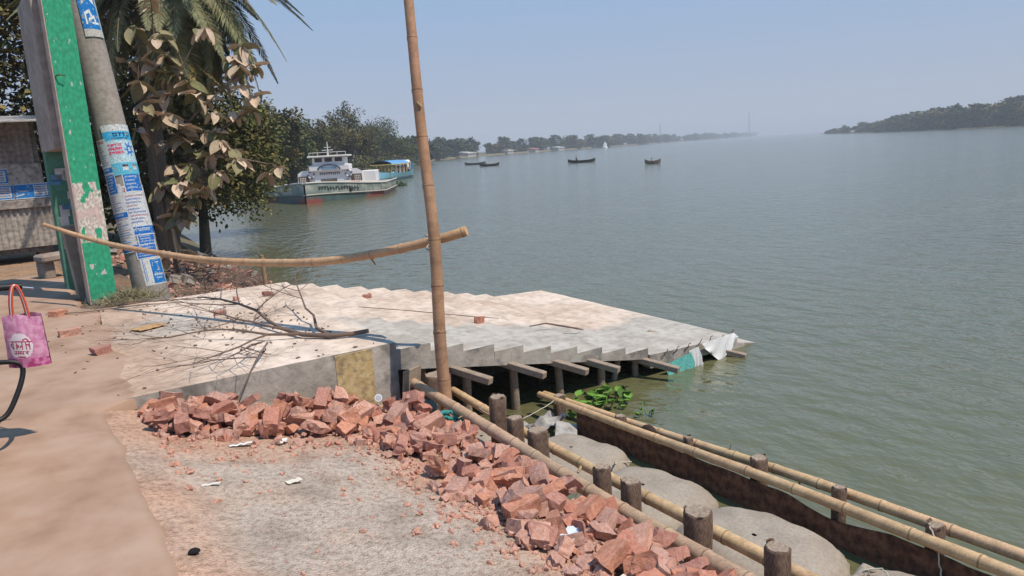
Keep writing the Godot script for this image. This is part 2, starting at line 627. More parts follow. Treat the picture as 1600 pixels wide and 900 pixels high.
func ground_colour(x: float, z: float) -> Color:
	var a := rough_noise.get_noise_2d(x * 5.0 + 40.0, z * 5.0)
	var b := rough_noise.get_noise_2d(x * 14.0, z * 14.0 + 70.0)
	var grey := Color(0.54, 0.45, 0.385)
	var pink := Color(0.60, 0.39, 0.29)
	var soil := Color(0.30, 0.19, 0.125)
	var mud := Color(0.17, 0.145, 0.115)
	if z > -0.4:
		var near_bricks := maxf(smoothstep(1.5, 0.9, z), maxf(smoothstep(-1.25, -0.75, x), smoothstep(-1.9, -2.3, x)))
		var c := grey.lerp(pink, clampf(near_bricks + a * 0.9 + b * 0.4, 0.0, 1.0))
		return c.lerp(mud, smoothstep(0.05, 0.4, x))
	if x < -2.0 and z < -7.0:
		return Color(0.50, 0.30, 0.18).lerp(Color(0.42, 0.30, 0.21), clampf(0.5 + a, 0.0, 1.0))
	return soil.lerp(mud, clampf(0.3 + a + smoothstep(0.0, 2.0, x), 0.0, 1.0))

# ---------------------------------------------------------------- the concrete landing stage
func stair_x(k: int, far: bool) -> float:
	return lerpf(0.27, 3.46, k / 9.0) if far else lerpf(-0.12, 2.93, k / 9.0)

func slab_colour(x: float, z: float) -> Color:
	var a := rough_noise.get_noise_2d(x * 4.0, z * 4.0 + 20.0)
	var b := rough_noise.get_noise_2d(x * 13.0 + 5.0, z * 13.0)
	var pale := Color(0.74, 0.61, 0.52)
	var tan := Color(0.60, 0.46, 0.365)
	var grey := Color(0.49, 0.445, 0.40)
	if x > -0.15:
		var edge := -1.35 + 0.35 * a + 0.15 * b
		return grey.lerp(pale.lerp(tan, clampf(0.4 + a, 0.0, 1.0)), smoothstep(edge + 0.1, edge - 0.1, z))
	var c := pale.lerp(tan, clampf(0.35 + 1.2 * a + 0.5 * b, 0.0, 1.0))
	var band := smoothstep(-3.2, -3.05, z + 0.12 * b) * smoothstep(-1.95, -2.1, z + 0.12 * b) * smoothstep(-1.0, -1.3, x)
	c = c.lerp(grey, band * 0.9)
	c = c.lerp(Color(0.46, 0.31, 0.225), 0.85 * smoothstep(-1.35, -2.05, x + 0.5 * a + 0.2 * b))
	return c

func slab_piece(xn0: float, xn1: float, xf0: float, xf1: float, zn: float, zf: float, y0: float, y1: float, bn0: float, bn1: float, wear := 0.002) -> MB:
	var mb := MB.new()
	var nz := int(ceil((zn - zf) / 0.14))
	var nx := maxi(2, int(ceil((xn1 - xn0) / 0.16)))
	var rows := []
	var cols := []
	for k in nz + 1:
		var f := float(k) / nz
		var z := lerpf(zn, zf, f)
		var r := []
		var cc := []
		for j in nx + 1:
			var g := float(j) / nx
			var x := lerpf(lerpf(xn0, xf0, f), lerpf(xn1, xf1, f), g)
			var y := lerpf(y0, y1, g) + wear * rough_noise.get_noise_2d(x * 8.0, z * 8.0)
			if j == nx: x += 0.01 * rough_noise.get_noise_2d(z * 30.0, x); 
			if j == nx: y -= 0.006
			r.append(Vector3(x, y, z))
			cc.append(slab_colour(x, z))
		rows.append(r); cols.append(cc)
	mb.sheet(rows, cols)
	var side := Color(0.43, 0.39, 0.35)
	# riser on the river side
	for k in nz:
		var a: Vector3 = rows[k][nx]
		var b: Vector3 = rows[k + 1][nx]
		mb.quad(Vector3(a.x, bn1, a.z), Vector3(b.x, bn1, b.z), b, a, slab_colour(a.x + 0.01, a.z) * Color(0.95, 0.95, 0.95))
	# the near side, with damp stains in the cement
	var face := []
	var tint := []
	var fx := maxi(2, int((xn1 - xn0) / 0.03))
	for q in 25:
		var row := []
		var cc := []
		for k in fx + 1:
			var g := float(k) / fx
			var y := lerpf(lerpf(bn0, bn1, g), lerpf(y0, y1, g) + wear * rough_noise.get_noise_2d(lerpf(xn0, xn1, g) * 8.0, zn * 8.0), q / 24.0)
			var x := lerpf(xn0, xn1, g)
			row.append(Vector3(x, y, zn + 0.004 * rough_noise.get_noise_2d(x * 12.0, y * 12.0) * (0.0 if q == 24 else 1.0)))
			var blot := rough_noise.get_noise_2d(x * 14.0, y * 14.0 + 31.0)
			var damp := smoothstep(0.13, 0.26, rough_noise.get_noise_2d(x * 17.0 + 60.0, y * 12.0) + 0.25 * rough_noise.get_noise_2d(x * 70.0, y * 50.0))
			cc.append((side * (1.0 + 0.25 * blot)).lerp(Color(0.22, 0.205, 0.19), damp * 0.75))
		face.append(row); tint.append(cc)
	mb.sheet(face, tint)
	# the other sides and the underside
	for j in nx:
		var a: Vector3 = rows[0][j]
		var b: Vector3 = rows[0][j + 1]
		var ba := lerpf(bn0, bn1, float(j) / nx)
		var bb := lerpf(bn0, bn1, float(j + 1) / nx)
		var p: Vector3 = rows[nz][j]
		var q: Vector3 = rows[nz][j + 1]
		mb.quad(Vector3(q.x, bb, q.z), Vector3(p.x, ba, p.z), p, q, side)
		mb.quad(Vector3(p.x, ba, p.z), Vector3(q.x, bb, q.z), Vector3(b.x, bb, b.z), Vector3(a.x, ba, a.z), side)
	# landward side
	for k in nz:
		var a: Vector3 = rows[k][0]
		var b: Vector3 = rows[k + 1][0]
		mb.quad(Vector3(b.x, bn0, b.z), Vector3(a.x, bn0, a.z), a, b, side)
	return mb

func landing_stage() -> void:
	var g := thing("concrete_landing_stage", Vector3.ZERO, "pale concrete landing stage with shallow steps going down into the river", "landing stage")
	obj("platform", slab_piece(-2.32, -0.12, -2.0, 0.27, 0.0, -4.2, 0.0, 0.0, -0.95, -0.95, 0.004), M.cement, g)
	for k in 9:
		var yt := -0.075 * (k + 1) + 0.005
		obj("step", slab_piece(stair_x(k, false), stair_x(k + 1, false), stair_x(k, true), stair_x(k + 1, true), 0.0, -4.2, yt, yt, -0.25 - 0.061 * k, -0.25 - 0.061 * (k + 1)), M.cement, g)
	var l := obj("landing", slab_piece(2.93, 4.42, 3.46, 4.62, 0.03, -4.25, -0.745, -0.80, -0.90, -0.95, 0.006), M.cement, g)
	l.set_meta("label", "flat lower landing at the foot of the steps")
	obj("submerged_step", slab_piece(4.40, 5.15, 4.60, 5.35, -0.05, -4.1, -0.90, -1.05, -1.3, -1.4, 0.02), M.cement, g)
	# ochre band painted on the face of the wall
	var mb := MB.new()
	mb.box(tf(Vector3(-0.515, -0.42, 0.003)), Vector3(0.335, 0.82, 0.008), 0.002)
	obj("painted_band", mb, M.yellow, g)
	# rough cast edge and bent reinforcing bars along the near edge of the landing
	for k in 7:
		mb = MB.new()
		var x := 3.1 + 0.19 * k
		var p := [Vector3(x, -0.80, 0.03), Vector3(x + 0.02, -0.77, 0.06), Vector3(x + 0.05 + jit(0.02), -0.72 + jit(0.02), 0.07), Vector3(x + 0.09, -0.74 + jit(0.03), 0.05)]
		mb.tube(p, [0.005, 0.005, 0.005, 0.005], 6)
		obj("reinforcing_bar", mb, M.rust, g)
	# timber props under the stage
	rng.seed = 21
	var props := [[0.35, -0.5], [0.72, -0.25], [1.22, -0.18], [1.8, -0.2], [2.36, -0.16], [2.86, -0.14], [3.9, -0.1], [0.8, -1.5], [1.4, -1.6], [2.0, -1.4], [2.6, -1.7], [3.3, -1.5], [4.2, -1.6], [1.1, -2.9], [1.9, -3.0], [2.8, -2.9], [3.8, -2.9]]
	for k in props.size():
		var x: float = props[k][0]
		var z: float = props[k][1]
		var top := -0.30 - 0.18 * x
		if x > 2.9: top = -0.92
		mb = MB.new()
		var r := rng.randf_range(0.032, 0.05)
		mb.tube([Vector3(jit(0.06), -1.9, jit(0.05)), Vector3(jit(0.02), -0.9, 0), Vector3(0, top, 0)], [r * 1.1, r, r * 0.92], 9, [Color(0.9, 0.9, 0.9)])
		one("timber_prop", mb, M.sawn, Vector3(x, 0, z), (["first", "second", "third", "fourth", "fifth", "sixth", "outermost"][k] + " round timber prop from the wall along the near edge under the steps") if k < 7 else "round timber prop in the shade deep under the steps", "prop", "timber props under the landing stage")
	mb = MB.new()
	mb.tube([Vector3(-0.28, -1.3, 0.1), Vector3(0, -0.75, 0)], [0.04, 0.035], 8)
	one("timber_brace", mb, M.sawn, Vector3(2.72, 0, -0.25), "slanting timber brace between the props under the outer steps", "brace")
	var ends := [[0.60, -0.43, 0.30, "shuttering beam jutting out under the first steps"], [1.22, -0.52, 0.28, "shuttering beam jutting out beside the tall prop under the steps"], [1.76, -0.61, 0.26, "shuttering beam jutting out under the middle steps"], [2.2, -0.69, 0.24, "shuttering beam jutting out under the outer steps"], [3.02, -0.86, 0.30, "doubled shuttering beam jutting out at the foot of the steps"], [4.25, -0.98, 0.22, "shuttering board jutting out at the river end of the landing"]]
	for e in ends:
		mb = MB.new()
		mb.box(tf(Vector3(0, 0.09, -0.5), Vector3(0.16, 0.42, 0)), Vector3(0.075, 0.065, 1.25), 0.006)
		one("shuttering_beam", mb, M.sawn, Vector3(e[0] - 0.24, e[1], e[2]), e[3], "beam", "shuttering beams under the landing stage")
	# plywood panel leaning in the gap at the wall's end
	mb = MB.new()
	mb.box(tf(Vector3(0, 0, 0), Vector3(0.1, 0.5, -0.05)), Vector3(0.26, 0.34, 0.02), 0.003)
	one("plywood_offcut", mb, M.sawn, Vector3(-0.02, -0.42, 0.04), "small wooden shuttering panel at the end of the wall behind the bamboo", "panel")
	# cloths caught on the landing's near edge
	hanging_cloth("sack_cloth", Vector3(3.72, -0.76, 0.085), Vector3(4.30, -0.74, 0.07), [0.10, 0.16, 0.26, 0.30, 0.20, 0.12, 0.05], tint_cloth([lin(0.50, 0.49, 0.49), lin(0.62, 0.61, 0.61), lin(0.68, 0.68, 0.68)], 3), "white sacking hanging from the river end of the landing's edge")
	hanging_cloth("torn_sack", Vector3(3.50, -0.80, 0.085), Vector3(3.66, -0.78, 0.085), [0.30, 0.33, 0.30, 0.26, 0.22], tint_cloth([lin(0.46, 0.45, 0.45), lin(0.58, 0.57, 0.57), lin(0.64, 0.63, 0.63)], 4), "narrow white sack scrap between the teal net and the sacking")
	hanging_cloth("net_cloth", Vector3(3.08, -0.88, 0.10), Vector3(3.52, -0.82, 0.10), [0.16, 0.20, 0.22, 0.24, 0.24, 0.22], tint_cloth([lin(0.04, 0.20, 0.19), lin(0.08, 0.34, 0.31), lin(0.28, 0.50, 0.46)], 5), "teal woven net hanging off the foot of the steps")

func tint_cloth(c: Array, sd: int) -> StandardMaterial3D:
	var m := surf("cloth", c, 0.25, 0.9, 0.2, 200 + sd * 9, 0.02, 0.0)
	return m

func hanging_cloth(called: String, a: Vector3, b: Vector3, drop: Array, m: Material, label: String) -> void:
	var rows := []
	var nn := 14
	var nv := 8
	for r in nv + 1:
		var row := []
		for k in nn + 1:
			var f := float(k) / nn
			var q := f * (drop.size() - 1)
			var d: float = lerpf(drop[int(q)], drop[mini(int(q) + 1, drop.size() - 1)], q - int(q))
			var p := a.lerp(b, f) + Vector3(0.06 * float(r) / nv, -d * r / nv, 0.02 * sin(f * 17.0 + r) * r / nv + 0.03 * r / nv)
			row.append(p - a)
		rows.append(row)
	rows.reverse()
	var mb := MB.new()
	mb.sheet(rows)
	var back := []
	for r in rows:
		var w := []
		for p in r: w.append(p + Vector3(0, 0, -0.004))
		w.reverse()
		back.append(w)
	mb.sheet(back)
	one(called, mb, m, a, label, "cloth")

# ---------------------------------------------------------------- bamboo, posts, sandbags
func bamboo(pts: Array, r0: float, r1: float, gap: float, tint: Color, sd: int) -> MB:
	rng.seed = sd
	var cv := Curve3D.new()
	for k in pts.size():
		var p: Vector3 = pts[k]
		var hd := Vector3.ZERO
		if k > 0 and k < pts.size() - 1: hd = (pts[k + 1] - pts[k - 1]) / 6.0
		cv.add_point(p, -hd, hd)
	var ln := cv.get_baked_length()
	var ps := []
	var rs := []
	var cs := []
	var s := 0.0
	var node := gap * rng.randf_range(0.3, 0.9)
	var ink := tint
	var add := func(at: float, k: float, c: Color):
		ps.append(cv.sample_baked(clampf(at, 0.0, ln), true))
		rs.append(lerpf(r0, r1, clampf(at / ln, 0.0, 1.0)) * k)
		cs.append(c)
	add.call(0.0, 0.98, tint)
	while node < ln - 0.03:
		ink = tone(tint, 0.12)
		var pale := ink * 1.12
		var dark := ink * 0.55
		if node - s > 0.1: add.call((s + node) * 0.5, 0.985, ink)
		add.call(node - 0.022, 1.0, ink); add.call(node - 0.007, 1.10, pale); add.call(node - 0.002, 1.06, dark); add.call(node + 0.003, 1.05, dark); add.call(node + 0.009, 1.07, pale); add.call(node + 0.024, 0.985, ink)
		s = node
		node += gap * rng.randf_range(0.8, 1.15)
	add.call(ln, 0.97, ink)
	var mb := MB.new()
	mb.tube(ps, rs, 14, cs, true)
	return mb

func node_stub(o: Node3D, at: Vector3, dir: Vector3, r := 0.012) -> void:
	var mb := MB.new()
	mb.tube([Vector3.ZERO, dir * 0.5, dir], [r, r * 0.8, r * 0.6], 7, [Color(0.42, 0.30, 0.18)])
	var s := obj("branch_stub", mb, M.bamboo, o)
	s.position = at

func post(at: Vector3, r: float, top: float, foot: float, lean: Vector2, sd: int, label: String, group: String) -> void:
	rng.seed = sd
	var o := thing("timber_post", Vector3(at.x, foot, at.z), label, "post", group)
	var f := FastNoiseLite.new()
	f.seed = sd; f.frequency = 1.0
	var rows := []
	var h := top - foot
	var ys := [0.0, h * 0.3, h * 0.55, h * 0.75, h * 0.9, h - 0.012, h]
	for k in ys.size():
		var row := []
		for j in 17:
			var a := TAU * (j % 16) / 16.0
			var rr := r * (1.0 + 0.13 * f.get_noise_2d(cos(a) * 1.3 + 10.0, sin(a) * 1.3 + ys[k] * 1.5) + 0.05 * f.get_noise_2d(cos(a) * 4.0, sin(a) * 4.0 + ys[k] * 3.0))
			if k == ys.size() - 1: rr -= 0.012
			row.append(Vector3(cos(a) * rr + lean.x * ys[k] / h, ys[k] + (0.012 * f.get_noise_2d(a, 7.0) if k >= 5 else 0.0), sin(a) * rr + lean.y * ys[k] / h))
		rows.append(row)
	var mb := MB.new()
	rows.reverse()
	mb.sheet(rows, [], Vector2(1, 1), true)
	obj("shaft", mb, M.bark, o)
	# sawn top with a frayed rim
	mb = MB.new()
	var c := Vector3(lean.x, h - 0.001, lean.y)
	for j in 16:
		var p: Vector3 = rows[0][j]
		var q: Vector3 = rows[0][j + 1]
		mb.tri(c, q + Vector3(0, 0.001, 0), p + Vector3(0, 0.001, 0), Color(1, 1, 1))
	obj("sawn_top", mb, M.sawn, o)
	for j in 2:
		var a := rng.randf() * TAU
		mb = MB.new()
		mb.box(tf(Vector3(lean.x + cos(a) * r * 0.93, h - 0.005 + rng.randf() * 0.01, lean.y + sin(a) * r * 0.93), Vector3(jit(0.5), -a, jit(0.6))), Vector3(0.006, 0.022, 0.03), 0.002)
		obj("splinter", mb, M.bark, o)

func sandbag(at: Vector3, h: Vector3, yaw: float, sd: int, label: String) -> Node3D:
	var f := FastNoiseLite.new()
	f.seed = sd; f.frequency = 0.9
	var o := thing("sandbag", at, label, "sandbag", "large sandbags behind the bamboo rails")
	o.rotation.y = yaw
	var mb := MB.new()
	var pw := func(q: float, e: float) -> float: return signf(q) * pow(absf(q), e)
	mb.ball(func(lo: float, la: float) -> Vector3:
		var cl: float = pw.call(cos(la), 0.55)
		var p := Vector3(pw.call(cos(lo), 0.6) * cl, pw.call(sin(la), 0.85), pw.call(sin(lo), 0.6) * cl)
		var w := 1.0 + 0.09 * f.get_noise_3dv(p * 1.0) + 0.012 * f.get_noise_3dv(p * 3.5 + Vector3(9, 0, 0))
		return p * h * w, 72, 40)
	obj("sack", mb, M.bag, o)
	var sp := []
	var sr := []
	for k in 49:
		var a := TAU * k / 48.0
		var cl: float = pw.call(cos(0.42), 0.55)
		var q := Vector3(pw.call(cos(a), 0.6) * cl, pw.call(sin(0.42 + 0.03 * sin(a * 4.0)), 0.85), pw.call(sin(a), 0.6) * cl)
		var w := 1.0 + 0.09 * f.get_noise_3dv(q) + 0.012 * f.get_noise_3dv(q * 3.5 + Vector3(9, 0, 0))
		sp.append(q * h * w); sr.append(0.006 + 0.002 * sin(k * 2.3))
	mb = MB.new()
	mb.tube(sp, sr, 6, [Color(0.9, 0.88, 0.85)], false)
	obj("seam", mb, M.bag, o)
	return o

func revetment() -> void:
	# two rails on the landward row of posts
	var straw := Color(0.52, 0.36, 0.25)
	var honey := Color(0.62, 0.42, 0.25)
	var o := thing("bamboo_rail", Vector3.ZERO, "thick bamboo rail along the brick heap, nearest the road", "bamboo rail", "bamboo rails along the bank")
	obj("culm", bamboo([Vector3(0.0, -0.385, -0.04), Vector3(0.0, -0.46, 1.3), Vector3(-0.01, -0.54, 2.6), Vector3(0.0, -0.60, 4.4)], 0.043, 0.05, 0.30, straw, 5), M.bamboo, o)
	node_stub(o, Vector3(-0.04, -0.44, 0.95), Vector3(-0.05, 0.0, 0.02), 0.006)
	o = thing("bamboo_rail", Vector3.ZERO, "bamboo rail on the river side of the stout posts above the sandbags", "bamboo rail", "bamboo rails along the bank")
	obj("culm", bamboo([Vector3(0.36, -0.53, 0.1), Vector3(0.34, -0.60, 1.4), Vector3(0.34, -0.635, 2.6), Vector3(0.35, -0.665, 4.4)], 0.036, 0.043, 0.34, honey, 8), M.bamboo, o)
	node_stub(o, Vector3(0.31, -0.62, 1.98), Vector3(-0.06, -0.02, 0.03), 0.014)
	o = thing("bamboo_rail", Vector3.ZERO, "bamboo rail on top of the rusty sheet beside the sandbags", "bamboo rail", "bamboo rails along the bank")
	obj("culm", bamboo([Vector3(1.3, -0.785, 0.14), Vector3(1.29, -0.76, 1.5), Vector3(1.3, -0.735, 3.0), Vector3(1.3, -0.74, 4.8)], 0.032, 0.04, 0.42, honey, 11), M.bamboo, o)
	o = thing("bamboo_rail", Vector3.ZERO, "outermost bamboo rail over the open water", "bamboo rail", "bamboo rails along the bank")
	obj("culm", bamboo([Vector3(1.5, -0.875, -0.05), Vector3(1.5, -0.82, 1.4), Vector3(1.5, -0.745, 3.0), Vector3(1.5, -0.72, 4.9)], 0.034, 0.038, 0.40, honey * 1.05, 14), M.bamboo, o)
	node_stub(o, Vector3(1.5, -0.75, 2.3), Vector3(0.01, 0.06, 0.01), 0.006)
	node_stub(o, Vector3(1.5, -0.79, 2.9), Vector3(0.0, -0.07, 0.02), 0.008)
	mb_thin_pole()
	# stout posts between the first two rails
	var ps := [
		[0.16, 0.20, 0.115, -0.31, Vector2(0, 0), "squared thick post behind the upright bamboo pole, by the wall's end"],
		[0.17, 1.14, 0.068, -0.28, Vector2(0.0, 0.01), "tallest stout post, second from the wall between the thick rails"],
		[0.18, 1.33, 0.066, -0.40, Vector2(0.01, 0.02), "slim post touching the tallest post between the thick rails"],
		[0.18, 1.65, 0.078, -0.41, Vector2(0.0, 0.0), "stout post fourth from the wall, just before the first sandbag"],
		[0.18, 2.35, 0.060, -0.46, Vector2(0.0, 0.0), "slim round post left of the frayed post beside the second sandbag"],
		[0.18, 2.62, 0.064, -0.46, Vector2(0.0, 0.0), "frayed post right of the slim round post beside the second sandbag"],
		[0.18, 3.16, 0.083, -0.45, Vector2(0.0, 0.0), "thickest flat-topped post near the bottom edge beside the large sandbag"],
		[0.18, 3.68, 0.066, -0.44, Vector2(0.0, 0.0), "nearest stout post with a splintered top at the bottom edge"]]
	for k in ps.size():
		post(Vector3(ps[k][0], 0, ps[k][1]), ps[k][2], ps[k][3], -1.5, ps[k][4], 30 + k, ps[k][5], "stout posts between the first two rails")
	var qs := [
		[1.40, 0.33, 0.060, -0.77, "squat post at the start of the outer rails by the steps"],
		[1.40, 1.20, 0.052, -0.74, "short post second along the outer rails"],
		[1.41, 1.97, 0.038, -0.71, "thin short post right of the dark leather shoe on the outer rails"],
		[1.40, 2.64, 0.062, -0.66, "broad round post in the middle of the outer rails"],
		[1.40, 3.26, 0.046, -0.66, "slim splintered post on the outer rails with its shaft showing below"],
		[1.41, 3.86, 0.052, -0.68, "tilted post tied with twine on the outer rails at right"]]
	for k in qs.size():
		post(Vector3(qs[k][0], 0, qs[k][1]), qs[k][2], qs[k][3], -1.9, Vector2.ZERO, 50 + k, qs[k][4], "short posts between the outer rails")
	# upright bamboo and the barrier pole tied to it
	o = thing("bamboo_pole", Vector3(0.07, -0.84, 0.53), "tall upright bamboo pole standing at the corner of the landing", "bamboo pole")
	obj("culm", bamboo([Vector3(0, 0, 0), Vector3(0.0, 0.8, -0.06), Vector3(0.04, 1.75, -0.10), Vector3(0.08, 2.7, -0.26), Vector3(0.14, 3.8, -0.42), Vector3(0.16, 4.5, -0.50)], 0.056, 0.038, 0.40, Color(0.46, 0.27, 0.17), 17), M.bamboo, o)
	node_stub(o, Vector3(0.05, 2.86, -0.24), Vector3(0.03, -0.04, 0.02), 0.012)
	node_stub(o, Vector3(0.01, 0.98, -0.04), Vector3(-0.05, 0.02, 0.02), 0.012)
	o = thing("bamboo_barrier", Vector3.ZERO, "long sagging bamboo pole lying across the landing as a barrier", "bamboo pole")
	obj("culm", bamboo([Vector3(-2.38, 1.01, -5.1), Vector3(-1.87, 0.80, -4.1), Vector3(-1.41, 0.69, -3.15), Vector3(-1.01, 0.635, -2.25), Vector3(-0.50, 0.66, -1.05), Vector3(-0.13, 0.745, -0.36), Vector3(0.20, 0.88, 0.27), Vector3(0.38, 0.955, 0.50)], 0.026, 0.043, 0.36, Color(0.58, 0.36, 0.21), 23), M.bamboo, o)
	node_stub(o, Vector3(-0.12, 0.71, -0.36), Vector3(0.03, -0.06, 0.01), 0.012)
	# twine at the crossing
	var mb := MB.new()
	var pts := []
	for k in 26:
		var a := TAU * k / 7.0
		pts.append(Vector3(0.15, 0.88, 0.33) + Vector3(cos(a) * 0.062, sin(a * 0.5) * 0.055 + 0.01 * sin(k * 1.7), sin(a) * 0.07))
	pts.append_array([Vector3(0.10, 0.80, 0.42), Vector3(0.11, 0.66, 0.43), Vector3(0.10, 0.55, 0.44)])
	var rr := []
	for p in pts: rr.append(0.0045)
	mb.tube(pts, rr, 5)
	one("twine_lashing", mb, M.rope, Vector3.ZERO, "pale twine tying the barrier pole to the upright bamboo", "twine")
	# the sandbags
	sandbag(Vector3(0.82, -1.10, 1.22), Vector3(0.42, 0.24, 0.46), 0.12, 71, "smallest grey sandbag, farthest of the full bags behind the posts")
	sandbag(Vector3(0.78, -1.12, 2.10), Vector3(0.46, 0.26, 0.48), 0.1, 72, "middle grey sandbag lying between the posts and rusty sheet")
	sandbag(Vector3(0.78, -1.10, 3.08), Vector3(0.44, 0.26, 0.54), -0.05, 73, "largest grey sandbag at the bottom edge behind thick post")
	var last := sandbag(Vector3(0.90, -1.13, 3.98), Vector3(0.42, 0.25, 0.40), 0.1, 74, "puckered tied sandbag at the bottom right edge")
	rng.seed = 75
	for k in 5:
		mb = MB.new()
		var a := -0.9 + 0.45 * k
		mb.tube([Vector3(0.05 + 0.03 * sin(a), 0.21, -0.30), Vector3(0.05 + 0.12 * sin(a), 0.24, -0.33 + 0.05 * cos(a)), Vector3(0.05 + 0.22 * sin(a), 0.20, -0.33 + 0.02 * k)], [0.035, 0.028, 0.012], 8)
		obj("pucker", mb, M.bag, last)
	mb = MB.new()
	sandbag(Vector3(0.36, -1.06, 0.55), Vector3(0.40, 0.22, 0.42), 0.6, 76, "flat earth-coloured sandbag under the first rails by the upright pole")
	# rusty sheet under the third rail
	var rows := []
	for r in 7:
		var row := []
		for k in 60:
			var z := 0.75 + 4.2 * k / 59.0
			var topy := -0.785 + 0.012 * rough_noise.get_noise_2d(z * 20.0, 1.0) - 0.05 * smoothstep(2.9, 3.3, z) * smoothstep(3.7, 3.3, z)
			var y := lerpf(-1.35, topy, r / 6.0)
			row.append(Vector3(1.275 + 0.02 * rough_noise.get_noise_2d(z * 6.0, y * 6.0) - 0.02 * (1.0 - r / 6.0), y, z))
		rows.append(row)
	mb = MB.new()
	mb.sheet(rows)
	var back := []
	for r in rows:
		var w := []
		for p in r: w.append(p + Vector3(0.006, 0, 0))
		w.reverse()
		back.append(w)
	mb.sheet(back)
	one("rusty_sheet", mb, M.rust, Vector3.ZERO, "long rust-brown sheet standing behind the sandbags under the rail", "sheet")
	# grey board and crumpled tarpaulin at the head of the enclosure
	mb = MB.new()
	mb.box(tf(Vector3.ZERO, Vector3(0.25, 0.9, 0.1)), Vector3(0.34, 0.03, 0.2), 0.004)
	one("grey_board", mb, M.tin, Vector3(1.10, -0.93, 0.80), "dull grey board lying at the head of the sandbags", "board")
	rows = []
	for r in 9:
		var row := []
		for k in 13:
			var x := 0.34 * k / 12.0
			var z := 0.30 * r / 8.0
			row.append(Vector3(x, 0.05 + 0.14 * rough_noise.get_noise_2d(x * 40.0 + 3.0, z * 40.0) + 0.45 * x * (1.0 - r / 8.0), -z))
		rows.append(row)
	mb = MB.new()
	mb.sheet(rows)
	one("crumpled_tarpaulin", mb, M.tin, Vector3(0.92, -1.02, 0.62), "crumpled grey tarpaulin scrap under the start of the outer rails", "tarpaulin")
	# dark leather shoe-like float wedged on the outer rail
	mb = MB.new()
	mb.ball(func(lo: float, la: float) -> Vector3: return Vector3(cos(lo) * cos(la) * 0.05, maxf(sin(la), -0.3) * 0.055, sin(lo) * cos(la) * 0.075), 14, 9)
	one("dark_float", mb, plain(0.035, 0.018, 0.012, 0.8), Vector3(1.42, -0.795, 1.52), "dark brown rounded lump wedged between the outer rails", "float")
	# twine between posts
	twine([Vector3(0.18, -0.46, 0.85), Vector3(0.55, -0.70, 0.75), Vector3(1.0, -0.76, 0.55), Vector3(1.3, -0.77, 0.40)], "grey twine strung from the upright pole to the outer rails", 0.004)
	twine([Vector3(1.33, -0.66, 3.86), Vector3(1.30, -0.72, 3.92), Vector3(1.24, -0.95, 3.99), Vector3(1.20, -1.05, 4.02)], "pale twine hanging from the tilted outer post", 0.005)
	twine([Vector3(0.95, -0.865, 3.70), Vector3(1.02, -0.855, 3.76), Vector3(0.92, -0.87, 3.95), Vector3(0.98, -0.88, 4.1)], "tie string on the puckered sandbag", 0.004)
	twine([Vector3(0.95, -0.90, 1.62), Vector3(0.88, -0.87, 1.70), Vector3(1.0, -0.93, 1.58), Vector3(1.12, -0.95, 1.62)], "white tie string between the first two sandbags", 0.006)

func mb_thin_pole() -> void:
	var o := thing("bamboo_offcut", Vector3.ZERO, "thin bamboo offcut on the ground under the first thick rail", "bamboo pole")
	obj("culm", bamboo([Vector3(-0.02, -0.72, 0.62), Vector3(0.02, -0.72, 1.5)], 0.022, 0.026, 0.3, Color(0.40, 0.28, 0.17), 29), M.bamboo, o)
	o = thing("bamboo_offcut", Vector3.ZERO, "half-buried bamboo length in the bricks below the first rail", "bamboo pole")
	obj("culm", bamboo([Vector3(-0.12, -0.66, 1.35), Vector3(-0.02, -0.72, 2.2)], 0.03, 0.03, 0.3, Color(0.36, 0.22, 0.15), 31), M.bamboo, o)

func twine(pts: Array, label: String, r: float) -> void:
	var cv := Curve3D.new()
	for k in pts.size():
		var hd := Vector3.ZERO
		if k > 0 and k < pts.size() - 1: hd = (pts[k + 1] - pts[k - 1]) / 6.0
		cv.add_point(pts[k], -hd, hd)
	var q := []
	var rr := []
	for k in 25:
		q.append(cv.sample_baked(cv.get_baked_length() * k / 24.0, true) + Vector3(jit(0.004), jit(0.004), jit(0.004)))
		rr.append(r)
	var mb := MB.new()
	mb.tube(q, rr, 5)
	one("twine", mb, M.rope, Vector3.ZERO, label, "twine")

# ---------------------------------------------------------------- brick rubble
func brick_mesh(sd: int, size: Vector3, broken: float) -> ArrayMesh:
	rng.seed = sd
	var f := FastNoiseLite.new()
	f.seed = sd; f.frequency = 5.0
	var cuts := []
	for e in [-1.0, 1.0]:
		if rng.randf() < broken or e > 0:
			cuts.append([Vector3(e, jit(0.45), jit(0.55)).normalized(), size.x * rng.randf_range(0.28, 0.46)])
	if rng.randf() < broken * 0.8:
		cuts.append([Vector3(jit(0.8), 1.0 if rng.randf() < 0.5 else -1.0, jit(1.2)).normalized(), size.y * rng.randf_range(0.25, 0.45)])
	if rng.randf() < broken:
		cuts.append([Vector3(jit(1.0), jit(0.8), 1.0 if rng.randf() < 0.5 else -1.0).normalized(), size.z * rng.randf_range(0.22, 0.42)])
	var mb := MB.new()
	mb.facets(size * 0.5, 4, 2, 3, func(p: Vector3) -> Vector3:
		var q := p
		for c in cuts:
			var d: float = q.dot(c[0]) - c[1]
			if d > 0.0: q -= c[0] * d * (1.0 + 0.5 * f.get_noise_3dv(q * 9.0))
		return q + Vector3(f.get_noise_3dv(p * 5.0), f.get_noise_3dv(p * 5.0 + Vector3(3, 0, 0)), f.get_noise_3dv(p * 5.0 + Vector3(0, 7, 0))) * 0.012)
	return mb.mesh()

var pile := {}

func pile_top(x: float, z: float) -> float:
	var k := Vector2i(int(floor(x / 0.04)), int(floor(z / 0.04)))
	return pile.get(k, height(x, z))

